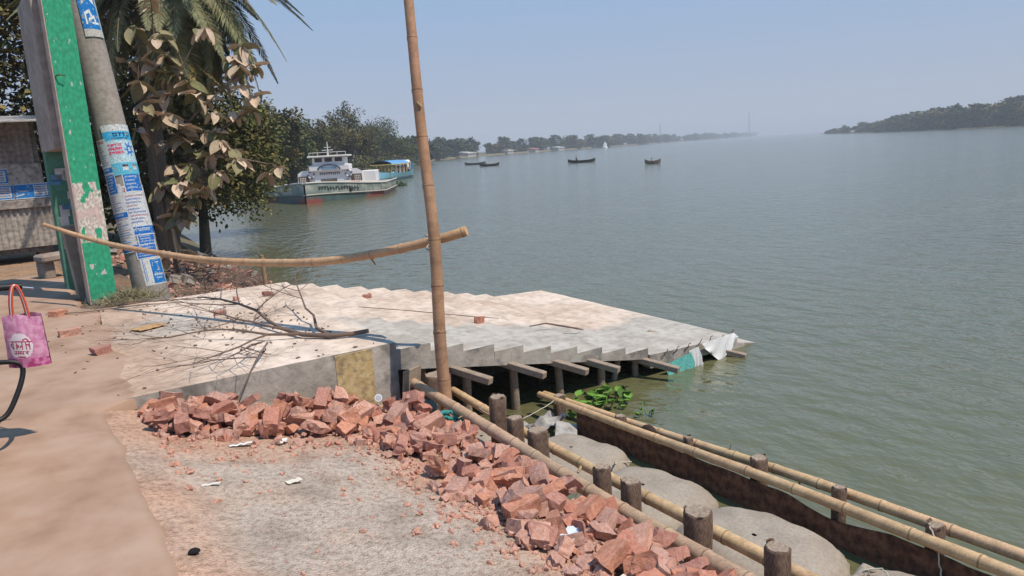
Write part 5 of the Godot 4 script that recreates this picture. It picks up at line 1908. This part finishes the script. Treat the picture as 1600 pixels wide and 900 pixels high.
	for o in [[0.0, -1.3], [3.0, -0.7], [12.0, -0.5], [300.0, -0.4]]:
		var row := []
		for p in line: row.append(Vector3(p[0] + o[0], o[1], p[1] - o[0] * 0.3))
		row.reverse()
		rows.append(row)
	mb = MB.new()
	var cc := []
	for r in rows: cc.append(r.map(func(_q): return Color(0.13, 0.12, 0.08)))
	mb.sheet(rows, cc)
	setting("headland", mb, M.soil)
	# sheds, boats and masts along the far left bank
	var sheds := [[176.0, -300.0, 5.0, Color(0.55, 0.52, 0.48), "pale shed low on the far left bank"], [184.0, -305.0, 7.0, Color(0.42, 0.40, 0.36), "long grey shed on the far left bank"], [236.0, -345.0, 9.0, Color(0.50, 0.48, 0.42), "long pale jetty shed on the far bank"], [262.0, -355.0, 6.0, Color(0.55, 0.20, 0.15), "red-roofed shed on the far bank"], [300.0, -380.0, 12.0, Color(0.48, 0.50, 0.50), "pale roofed ghat shed on the far bank"]]
	for s in sheds:
		var at := Vector3(s[0], -0.8, s[1])
		at.x = maxf(at.x, shore(at.z) - 3.0)
		var sh := thing("shore_shed", at, s[4], "shed", "sheds along the far left bank")
		mb = MB.new()
		mb.box(tf(Vector3(0, 0.9, 0), Vector3(0, 0.6, 0)), Vector3(s[2], 1.8, 4.0), 0.0, Color(0.40, 0.38, 0.35))
		obj("wall", mb, M.paint, sh)
		mb = MB.new()
		mb.box(tf(Vector3(0, 2.1, 0), Vector3(0.12, 0.6, 0)), Vector3(s[2] * 1.15, 0.5, 4.8), 0.0, s[3])
		obj("roof", mb, M.paint, sh)
	for m in [[300.0, -560.0, 34.0, "thin lattice mast standing above the far left trees"], [640.0, -620.0, 22.0, "short tower on the far bank in the middle"], [980.0, -760.0, 40.0, "faint lattice mast far away on the hazy horizon"]]:
		var t := thing("lattice_mast", Vector3(m[0], -0.5, m[1]), m[3], "mast", "masts on the far bank")
		mb = MB.new()
		var h: float = m[2]
		for sx in [-1.0, 1.0]:
			for sz in [-1.0, 1.0]:
				mb.tube([Vector3(sx * h * 0.04, 0, sz * h * 0.04), Vector3(sx * 0.12, h, sz * 0.12)], [0.16, 0.10], 5)
		for k in 9:
			var y := h * k / 9.0
			var w := h * 0.04 * (1.0 - k / 9.0) + 0.12
			mb.tube([Vector3(-w, y, w), Vector3(w, y + h / 9.0, w)], [0.09, 0.09], 4)
			mb.tube([Vector3(w, y, -w), Vector3(w, y + h / 9.0, w)], [0.09, 0.09], 4)
		obj("lattice", mb, plain(0.30, 0.30, 0.31, 0.7), t)

func far_tree(made: Array, protos: Array, tints: Array, at: Vector3, s: float, label: String, group: String) -> void:
	var o: Node3D
	var k := rng.randi() % protos.size()
	if made.size() < protos.size():
		k = made.size()
		o = tree_thing("riverside_tree", at, label, group, protos[k][0], protos[k][1], protos[k][2], [tints[k % tints.size()], tints[(k + 1) % tints.size()]], 0.2, [[Vector3.ZERO, Vector3(0.1, 2.5, 0), Vector3(0, 5.0, 0)]])
		made.append(o)
	else:
		o = copy(made[k], "riverside_tree", label, group)
		o.position = at
	o.rotation.y = rng.randf() * TAU
	o.scale = Vector3(s * rng.randf_range(1.1, 1.9), s, s * rng.randf_range(1.1, 1.9))

# ---------------------------------------------------------------- boats
func hull(stations: Array, col_of: Callable) -> MB:
	# stations along the boat: [z, half beam at keel, half beam at deck, keel y, deck y]; port and starboard skins, deck
	var mb := MB.new()
	for side in [-1.0, 1.0]:
		var rows := []
		var cols := []
		for st in stations:
			var row := []
			var cc := []
			for k in 7:
				var f := k / 6.0
				var x: float = lerpf(st[1], st[2], pow(f, 0.6)) * side
				row.append(Vector3(x, lerpf(st[3], st[4], f), st[0]))
				cc.append(col_of.call(f, st[0]))
			if side > 0.0: row.reverse(); cc.reverse()
			rows.append(row); cols.append(cc)
		mb.sheet(rows, cols)
	return mb

func canoe(at: Vector3, ln: float, yaw: float, col: Color, label: String) -> Node3D:
	var o := thing("wooden_boat", at, label, "boat", "small boats on the river")
	o.rotation.y = yaw
	var stations := []
	for k in 13:
		var f := k / 6.0 - 1.0
		var w := ln * 0.075 * pow(1.0 - f * f * 0.995, 0.6)
		stations.append([f * ln * 0.5, w * 0.45, w, -0.15 + 0.12 * f * f, 0.26 + 0.26 * f * f * absf(f)])
	obj("hull", hull(stations, func(_f: float, _z: float) -> Color: return col), M.paint, o)
	var mb := MB.new()
	var rows := []
	for st in stations: rows.append([Vector3(-st[2] * 0.92, 0.12, st[0] * 0.93), Vector3(st[2] * 0.92, 0.12, st[0] * 0.93)])
	rows.reverse()
	var cc := []
	for r in rows: cc.append([col * 0.8, col * 0.8])
	mb.sheet(rows, cc)
	obj("deck", mb, M.paint, o)
	return o

func person(at: Vector3, h: float, yaw: float, sitting: bool, shirt: Color, lower: Color, label: String) -> void:
	# small distant figure: one skin for the body, clothing over it
	var o := thing("person", at, label, "person", "people on the boats")
	o.rotation.y = yaw
	var mb := MB.new()
	var skin := Color(0.16, 0.085, 0.05)
	var hip := h * 0.5
	if sitting: hip = h * 0.12
	var up := hip
	# neck, head
	mb.tube([Vector3(0, up + h * 0.30, 0), Vector3(0, up + h * 0.35, 0), Vector3(0, up + h * 0.37, 0), Vector3(0, up + h * 0.42, 0.005), Vector3(0, up + h * 0.47, 0), Vector3(0, up + h * 0.49, 0)], [h * 0.035, h * 0.03, h * 0.05, h * 0.058, h * 0.045, h * 0.012], 10, [skin, skin, skin, skin, Color(0.01, 0.01, 0.01), Color(0.01, 0.01, 0.01)])
	for s in [-1.0, 1.0]:
		mb.tube([Vector3(s * h * 0.10, up + h * 0.29, 0), Vector3(s * h * 0.13, up + h * 0.14, 0.01), Vector3(s * h * 0.11, up + h * 0.02, h * 0.08)], [h * 0.034, h * 0.028, h * 0.02], 8, [skin])
		if sitting:
			mb.tube([Vector3(s * h * 0.05, hip, 0), Vector3(s * h * 0.07, hip + h * 0.10, h * 0.20), Vector3(s * h * 0.07, 0.02, h * 0.24)], [h * 0.06, h * 0.045, h * 0.03], 8, [skin])
		else:
			mb.tube([Vector3(s * h * 0.05, hip, 0), Vector3(s * h * 0.055, h * 0.26, 0.01), Vector3(s * h * 0.055, 0.0, 0)], [h * 0.062, h * 0.045, h * 0.03], 8, [skin])
	obj("body", mb, M.paint, o)
	mb = MB.new()
	mb.tube([Vector3(0, up - h * 0.02, 0), Vector3(0, up + h * 0.12, 0), Vector3(0, up + h * 0.25, 0), Vector3(0, up + h * 0.31, 0)], [h * 0.085, h * 0.085, h * 0.105, h * 0.05], 12, [shirt], true, Vector2(1.25, 0.75))
	obj("shirt", mb, M.paint, o)
	mb = MB.new()
	if sitting:
		mb.tube([Vector3(0, hip - h * 0.03, -h * 0.03), Vector3(0, hip + h * 0.02, h * 0.16), Vector3(0, hip, h * 0.22)], [h * 0.10, h * 0.10, h * 0.05], 12, [lower])
	else:
		mb.tube([Vector3(0, hip + h * 0.02, 0), Vector3(0, h * 0.3, 0), Vector3(0, h * 0.08, 0)], [h * 0.088, h * 0.095, h * 0.10], 12, [lower], true, Vector2(1.2, 0.8))
	obj("wrap", mb, M.paint, o)

func boats() -> void:
	rng.seed = 4000
	ferry()
	blue_boat()
	# small boats out on the water
	canoe(Vector3(71.7, WATER + 0.1, -83.4), 4.3, 1.08, Color(0.05, 0.045, 0.04), "long dark canoe in the middle of the river with one rower")
	person(Vector3(70.9, WATER + 0.25, -83.7), 1.15, 0.4, true, Color(0.05, 0.05, 0.07), Color(0.08, 0.07, 0.06), "small dark figure sitting in the long dark canoe")
	canoe(Vector3(67.2, WATER + 0.1, -102.7), 3.4, 1.05, Color(0.05, 0.045, 0.04), "dark canoe right of the upright pole, nearer of the pair")
	person(Vector3(66.6, WATER + 0.2, -103.0), 1.1, 0.4, true, Color(0.04, 0.04, 0.05), Color(0.06, 0.06, 0.06), "small dark figure in the nearer canoe of the pair")
	canoe(Vector3(76.3, WATER + 0.1, -122.2), 4.0, 1.05, Color(0.07, 0.065, 0.06), "empty dark canoe right of the upright pole, farther of the pair")
	canoe(Vector3(60.9, WATER + 0.1, -57.5), 1.9, 1.0, Color(0.16, 0.125, 0.095), "short brown skiff on the open river with one rower")
	person(Vector3(60.8, WATER + 0.15, -57.5), 0.95, 0.2, true, Color(0.55, 0.52, 0.46), Color(0.22, 0.12, 0.08), "small figure in a pale shirt in the brown skiff")
	# white vessel far off
	var o := thing("white_vessel", Vector3(296.0, WATER, -330.0), "tiny white vessel far off near the far bank", "boat", "small boats on the river")
	var mb := MB.new()
	mb.box(tf(Vector3(0, 0.5, 0), Vector3(0, 0.6, 0)), Vector3(4.5, 1.2, 2.0), 0.2, Color(0.7, 0.7, 0.7))
	obj("hull", mb, M.paint, o)
	mb = MB.new()
	mb.box(tf(Vector3(0, 1.9, 0), Vector3(0, 0.6, 0)), Vector3(2.2, 1.8, 1.6), 0.15, Color(0.8, 0.8, 0.8))
	mb.box(tf(Vector3(0, 3.2, 0), Vector3(0, 0.6, 0)), Vector3(0.8, 1.2, 0.8), 0.1, Color(0.75, 0.75, 0.75))
	obj("cabin", mb, M.paint, o)
	# wooden boats moored left of the ferry
	var c := canoe(Vector3(15.4, WATER + 0.1, -60.5), 4.6, 1.35, Color(0.17, 0.04, 0.03), "dark red wooden boat moored left of the ferry")
	c.scale = Vector3(1.1, 1.0, 1.0)
	canoe(Vector3(20.8, WATER + 0.1, -68.5), 8.0, 1.25, Color(0.42, 0.27, 0.10), "long ochre wooden boat moored behind the ferry's bow")
	canoe(Vector3(18.6, WATER + 0.1, -64.5), 6.0, 1.3, Color(0.16, 0.34, 0.42), "pale blue wooden boat moored left of the ferry")
	canoe(Vector3(23.5, WATER + 0.3, -71.0), 6.0, 1.2, Color(0.36, 0.32, 0.26), "grey wooden boat drawn up on the bank behind the ferry")
	# floating hyacinth
	rng.seed = 4100
	plant_raft(Vector3(1.95, WATER + 0.02, 0.36), 0.17, 46, "bright green water hyacinth floating beside the props", 0.14)
	plant_raft(Vector3(2.04, WATER + 0.01, 0.87), 0.05, 6, "small dark floating weed right of the green hyacinth", 0.07)
	var mb2 := MB.new()
	leaf_cloud(mb2, [[Vector3(24.6, WATER + 0.1, -54.6), Vector3(1.2, 0.28, 0.9)], [Vector3(26.0, WATER + 0.08, -54.2), Vector3(1.2, 0.15, 0.5)]], 1600, 0.16, [Color(0.10, 0.14, 0.04), Color(0.07, 0.11, 0.035)])
	one("hyacinth_raft", mb2, M.leaf, Vector3.ZERO, "raft of floating water hyacinth at the ferry's stern", "water hyacinth", "", "stuff")

func plant_raft(at: Vector3, spread: float, count: int, label: String, size: float) -> void:
	var o := thing("water_hyacinth", at, label, "water plant", "floating plants by the steps")
	var st := MB.new()
	for k in count:
		var p := Vector3(rng.randfn() * spread, 0, rng.randfn() * spread * 0.6)
		var tip := p + Vector3(jit(0.06), rng.randf_range(0.01, 0.075), jit(0.06))
		st.tube([p, p.lerp(tip, 0.5) + Vector3(jit(0.02), 0.01, 0), tip], [0.006, 0.006, 0.004], 5, [Color(0.13, 0.22, 0.05)])
		var mb := MB.new()
		var rows := []
		var d := Vector3(jit(1), rng.randf_range(-0.2, 0.5), jit(1)).normalized()
		var s := d.cross(Vector3.UP).normalized()
		var ln := size * rng.randf_range(0.5, 0.9)
		for r in 5:
			var v := r / 4.0
			var w := ln * 0.42 * sin(PI * clampf(v * 0.9 + 0.06, 0.0, 1.0))
			rows.append([tip + d * ln * v - s * w + Vector3(0, 0.012, 0), tip + d * ln * v - Vector3(0, 0.01 * v, 0), tip + d * ln * v + s * w + Vector3(0, 0.012, 0)])
		var cc := []
		var c := tone(Color(0.10, 0.19, 0.035), 0.45)
		for r in rows: cc.append([c, c * 1.1, c])
		mb.sheet(rows, cc)
		obj("leaf", mb, M.leaf, o)
	obj("stalks", st, M.leaf, o).set_meta("kind", "stuff")

func ferry_side(z: float) -> float:
	return 4.2 * clampf((7.0 - z) / 6.4, 0.012, 1.0)

func ferry() -> void:
	# local frame: bow at +z, origin on the waterline where the pointed bow meets the straight sides
	var o := thing("ferry", Vector3(16.2, WATER, -44.9), "old grey-green hulled ferry with a white wheelhouse moored by the bank", "ferry")
	var dir := Vector3(-0.52, 0, 0.85).normalized()
	o.rotation.y = atan2(dir.x, dir.z)
	var grey := Color(0.20, 0.235, 0.215)
	var dark := Color(0.07, 0.105, 0.10)
	var red := Color(0.22, 0.065, 0.055)
	var f := FastNoiseLite.new()
	f.seed = 4; f.frequency = 1.5
	var stations := []
	for k in 41:
		var z := lerpf(-7.0, 7.0, k / 40.0)
		var w := ferry_side(z)
		stations.append([z, w * 0.94, w, -0.4, 0.88 + 0.40 * smoothstep(0.0, 7.0, z)])
	var mb := hull(stations, func(k: float, z: float) -> Color:
		var q := f.get_noise_2d(k * 6.0, z)
		var r := f.get_noise_2d(k * 3.0, z * 0.35 + 50.0)
		var c := grey * (1.0 + 0.5 * q)
		if r > 0.15: c = Color(0.36, 0.36, 0.32) * (1.0 + 0.3 * q)
		if k < 0.55: c = dark * (1.0 + 0.4 * q)
		if k < 0.62 and z < 2.2: c = red if q < 0.15 else Color(0.30, 0.27, 0.25)
		if k < 0.40 and z > 5.6: c = red
		return c)
	mb.quad(Vector3(3.9, -0.3, -7.0), Vector3(-3.9, -0.3, -7.0), Vector3(-4.2, 0.88, -7.0), Vector3(4.2, 0.88, -7.0), dark)
	obj("hull", mb, M.paint, o)
	mb = MB.new()
	var rows := []
	for st in stations: rows.append([Vector3(-st[2], st[4] - 0.06, st[0]), Vector3(st[2], st[4] - 0.06, st[0])])
	rows.reverse()
	var cc := []
	for r in rows: cc.append([Color(0.34, 0.30, 0.26), Color(0.34, 0.30, 0.26)])
	mb.sheet(rows, cc)
	obj("deck", mb, M.paint, o)
	for s in [-1.0, 1.0]:
		mb = MB.new()
		var pts := []
		var rr := []
		for st in stations:
			pts.append(Vector3((st[2] + 0.02) * s, st[4], st[0])); rr.append(0.05)
		mb.tube(pts, rr, 6, [Color(0.50, 0.49, 0.45)])
		obj("gunwale", mb, M.paint, o)
		mb = MB.new()
		pts = []
		for st in stations:
			pts.append(Vector3((st[2] + 0.01) * s, lerpf(st[3], st[4], 0.56), st[0]))
		mb.tube(pts, rr, 6, [Color(0.36, 0.34, 0.30) if s > 0 else Color(0.13, 0.17, 0.16)])
		obj("rubbing_strake", mb, M.paint, o)
		for k in 8:
			mb = MB.new()
			var z := 3.2 - 0.75 * k
			mb.box(tf(Vector3((ferry_side(z) + 0.02) * s, 0.64, z)), Vector3(0.06, 0.36, 0.05), 0.0, Color(0.42, 0.42, 0.38))
			obj("hull_rib", mb, M.paint, o)
	# hand-painted name along the lit side of the bow
	rng.seed = 88
	mb = MB.new()
	for k in 15:
		var z := 6.0 - 0.21 * k
		var at := Vector3(ferry_side(z) + 0.03, 0.92 - 0.012 * k, z)
		mb.box(tf(at), Vector3(0.03, 0.24, 0.05), 0.0, Color(0.05, 0.07, 0.06))
		mb.box(tf(at + Vector3(0.05, jit(0.07), -0.08)), Vector3(0.12, 0.05, 0.12), 0.0, Color(0.05, 0.07, 0.06))
	obj("painted_name", mb, M.paint, o)
	mb = MB.new()
	mb.box(tf(Vector3(ferry_side(3.6) + 0.02, 0.62, 3.6)), Vector3(0.12, 0.22, 0.3), 0.02, Color(0.02, 0.02, 0.02))
	obj("hawse_port", mb, M.paint, o)
	# red hatch cover and pale tarpaulin on the fore deck
	mb = MB.new()
	mb.box(tf(Vector3(0.9, 0.94, 0.9), Vector3(-0.06, 0, 0)), Vector3(3.4, 0.22, 1.8), 0.06, Color(0.34, 0.11, 0.085))
	obj("hatch_cover", mb, M.paint, o)
	mb = MB.new()
	mb.box(tf(Vector3(2.5, 0.93, 0.4), Vector3(-0.08, 0, -0.06)), Vector3(2.2, 0.22, 1.5), 0.06, Color(0.52, 0.46, 0.40))
	obj("tarpaulin", mb, M.paint, o)
	# superstructure: front faces the bow
	var white := Color(0.66, 0.64, 0.64)
	mb = MB.new()
	var zf := -1.7
	mb.quad(Vector3(-2.35, 0.7, zf), Vector3(2.35, 0.7, zf), Vector3(2.30, 1.72, zf), Vector3(-2.30, 1.72, zf), white)
	mb.quad(Vector3(-2.30, 1.72, zf), Vector3(2.30, 1.72, zf), Vector3(1.95, 1.92, zf), Vector3(-1.95, 1.92, zf), white)
	mb.quad(Vector3(2.35, 0.7, zf), Vector3(2.25, 0.7, -4.6), Vector3(2.25, 1.72, -4.6), Vector3(2.30, 1.72, zf), white)
	mb.quad(Vector3(-2.25, 0.7, -4.6), Vector3(-2.35, 0.7, zf), Vector3(-2.30, 1.72, zf), Vector3(-2.25, 1.72, -4.6), white)
	mb.quad(Vector3(2.25, 0.7, -4.6), Vector3(-2.25, 0.7, -4.6), Vector3(-2.25, 1.8, -4.6), Vector3(2.25, 1.8, -4.6), white)
	mb.quad(Vector3(-2.35, 1.86, zf), Vector3(2.35, 1.86, zf), Vector3(2.35, 1.80, -4.7), Vector3(-2.35, 1.80, -4.7), Color(0.5, 0.48, 0.46))
	obj("cabin", mb, M.paint, o)
	mb = MB.new()
	mb.box(tf(Vector3(0, 2.05, zf - 0.5)), Vector3(2.9, 0.42, 1.4), 0.05, white)
	mb.box(tf(Vector3(2.75, 1.25, zf - 1.4)), Vector3(1.0, 0.9, 1.6), 0.05, white)
	mb.box(tf(Vector3(0, 2.50, zf - 0.55)), Vector3(2.35, 0.62, 1.3), 0.06, white)
	var wh := obj("wheelhouse", mb, M.paint, o)
	for k in 3:
		mb = MB.new()
		mb.box(tf(Vector3(-0.72 + 0.72 * k, 2.62, zf + 0.105)), Vector3(0.52, 0.28, 0.02), 0.0, Color(0.05, 0.05, 0.055))
		obj("window", mb, M.paint, wh)
	mb = MB.new()
	mb.box(tf(Vector3(0, 2.87, zf - 0.55)), Vector3(2.9, 0.12, 1.9), 0.03, Color(0.60, 0.59, 0.58))
	obj("wheelhouse_roof", mb, M.paint, o)
	mb = MB.new()
	for x in [-1.3, -0.7, 0.0, 0.7, 1.3]:
		mb.tube([Vector3(x, 2.92, zf + 0.3), Vector3(x, 3.15, zf + 0.3)], [0.02, 0.02], 5, [white])
	mb.tube([Vector3(-1.3, 3.15, zf + 0.3), Vector3(1.3, 3.15, zf + 0.3)], [0.02, 0.02], 5, [white])
	obj("roof_rail", mb, M.paint, o)
	mb = MB.new()
	mb.tube([Vector3(0, 2.9, zf), Vector3(0, 3.9, zf)], [0.05, 0.025], 7, [white])
	mb.tube([Vector3(-0.4, 3.3, zf), Vector3(0.4, 3.3, zf)], [0.025, 0.025], 6, [white])
	mb.tube([Vector3(-0.25, 3.5, zf), Vector3(0.25, 3.5, zf)], [0.02, 0.02], 6, [white])
	obj("mast", mb, M.paint, o)
	# painted arch, lettering, life rings and openings on the cabin front
	mb = MB.new()
	var pts := []
	var rr := []
	for k in 11:
		var a := PI * k / 10.0
		pts.append(Vector3(cos(a) * 0.80, 1.92 + sin(a) * 0.36, zf + 0.22))
	for p in pts: rr.append(0.05)
	mb.tube(pts, rr, 6, [Color(0.04, 0.07, 0.11)])
	mb.box(tf(Vector3(0, 2.03, zf + 0.205)), Vector3(1.1, 0.18, 0.02), 0.0, Color(0.16, 0.28, 0.40))
	obj("painted_arch", mb, M.paint, o)
	mb = MB.new()
	rng.seed = 5
	mb.box(tf(Vector3(0, 1.70, zf + 0.015)), Vector3(1.5, 0.035, 0.02), 0.0, Color(0.03, 0.03, 0.04))
	for k in 11:
		mb.box(tf(Vector3(-0.68 + 0.136 * k, 1.62 + jit(0.02), zf + 0.015)), Vector3(0.05, 0.14, 0.02), 0.0, Color(0.03, 0.03, 0.04))
	obj("painted_lettering", mb, M.paint, o)
	for x in [-1.35, 1.35]:
		mb = MB.new()
		pts = []; rr = []
		for k in 17:
			var a := TAU * k / 16.0
			pts.append(Vector3(x + cos(a) * 0.22, 1.60 + sin(a) * 0.22, zf + 0.06)); rr.append(0.055)
		var rc := []
		for k in 17: rc.append(Color(0.65, 0.65, 0.65) if (k / 2) % 2 else Color(0.06, 0.07, 0.10))
		mb.tube(pts, rr, 7, rc, false)
		obj("life_ring", mb, M.paint, o)
	for s in [-1.0, 1.0]:
		mb = MB.new()
		mb.box(tf(Vector3(1.88 * s, 1.22, zf + 0.01)), Vector3(0.78, 0.60, 0.02), 0.0, Color(0.10, 0.065, 0.05))
		var w := obj("window", mb, M.paint, o)
		mb = MB.new()
		for k in 4: mb.box(tf(Vector3((1.78 + 0.12 * k) * s, 1.22, zf + 0.025)), Vector3(0.04, 0.46, 0.02), 0.0, Color(0.55, 0.50, 0.47))
		for k in 3: mb.box(tf(Vector3(1.96 * s, 1.05 + 0.16 * k, zf + 0.03)), Vector3(0.42, 0.035, 0.02), 0.0, Color(0.55, 0.50, 0.47))
		obj("grille", mb, M.paint, w)
	mb = MB.new()
	mb.box(tf(Vector3(-0.1, 1.10, zf + 0.01)), Vector3(1.15, 0.34, 0.02), 0.0, Color(0.14, 0.12, 0.09))
	obj("doorway", mb, M.paint, o)
	for k in 2:
		mb = MB.new()
		mb.box(tf(Vector3(-1.3 + 2.6 * k, 1.15, zf + 0.01)), Vector3(0.3, 0.32, 0.02), 0.0, Color(0.42, 0.40, 0.40))
		obj("notice", mb, M.paint, o)

func blue_boat() -> void:
	var o := thing("passenger_boat", Vector3(35.2, WATER, -73.2), "bright blue wooden passenger boat with a blue canopy behind the ferry", "boat")
	var dir := Vector3(8.5, 0, -9.6).normalized()
	o.rotation.y = atan2(dir.x, dir.z)
	var stations := []
	for k in 13:
		var f := k / 6.0 - 1.0
		var w := 1.1 * pow(1.0 - pow(absf(f), 3.0) * 0.97, 0.7)
		stations.append([f * 7.4, w * 0.5, w, -0.2, 0.72 + (1.25 * f * f * f if f > 0 else 0.3 * f * f)])
	obj("hull", hull(stations, func(k: float, _z: float) -> Color: return Color(0.20, 0.46, 0.60) if k > 0.3 else Color(0.16, 0.12, 0.10)), M.paint, o)
	var mb := MB.new()
	var rows := []
	for st in stations: rows.append([Vector3(-st[2] * 0.95, 0.3, st[0] * 0.95), Vector3(st[2] * 0.95, 0.3, st[0] * 0.95)])
	rows.reverse()
	var cc := []
	for r in rows: cc.append([Color(0.25, 0.18, 0.10), Color(0.25, 0.18, 0.10)])
	mb.sheet(rows, cc)
	obj("deck", mb, M.paint, o)
	for z in [-5.0, -3.4, -1.8, -0.2, 1.4]:
		for s in [-1.0, 1.0]:
			mb = MB.new()
			mb.tube([Vector3(0.95 * s, 0.3, z), Vector3(0.95 * s, 1.7, z)], [0.045, 0.045], 6, [Color(0.5, 0.36, 0.10)])
			obj("canopy_post", mb, M.paint, o)
	rows = []
	cc = []
	for r in 2:
		var row := []
		for k in 9:
			var a := PI * (k / 8.0)
			row.append(Vector3(cos(a) * 1.2, 1.75 + sin(a) * 0.42, -5.4 if r == 0 else 1.6))
		rows.append(row)
		cc.append(row.map(func(_q): return Color(0.12, 0.30, 0.55)))
	mb = MB.new()
	mb.sheet(rows, cc)
	obj("canopy", mb, M.paint, o)
	mb = MB.new()
	mb.box(tf(Vector3(0, 1.72, -1.9)), Vector3(2.5, 0.10, 7.2), 0.02, Color(0.50, 0.38, 0.12))
	obj("canopy_edge", mb, M.paint, o)
	mb = MB.new()
	mb.box(tf(Vector3(0, 1.15, 3.6)), Vector3(1.6, 1.9, 1.3), 0.2, Color(0.66, 0.66, 0.68))
	var cab := obj("cabin", mb, M.paint, o)
	for s in [-1.0, 1.0]:
		mb = MB.new()
		mb.box(tf(Vector3(0.805 * s, 1.1, 3.6)), Vector3(0.02, 1.3, 0.5), 0.0, Color(0.06, 0.06, 0.08))
		obj("doorway", mb, M.paint, cab)
	var fw := dir
	var right := Vector3(fw.z, 0, -fw.x)
	var seat := o.position + Vector3(0, 0.45, 0)
	var near := right * (0.75 if right.dot(Vector3(-0.5, 0, 0.8)) > 0 else -0.75)
	person(seat + fw * 1.9 + near, 1.45, 2.0, false, Color(0.50, 0.10, 0.05), Color(0.42, 0.14, 0.08), "person in orange-red clothes standing on the blue boat")
	person(seat + fw * -1.2 + near, 1.35, 2.2, false, Color(0.40, 0.14, 0.09), Color(0.10, 0.08, 0.08), "person in a rust-coloured shirt under the blue boat's canopy")
	person(seat + fw * 3.0 + near, 1.30, 2.2, true, Color(0.03, 0.03, 0.03), Color(0.02, 0.02, 0.02), "person in black sitting near the blue boat's bow")
	person(seat + fw * 0.4 + near, 1.35, 2.2, false, Color(0.50, 0.48, 0.46), Color(0.12, 0.13, 0.16), "person in a pale shirt standing amidships on the blue boat")
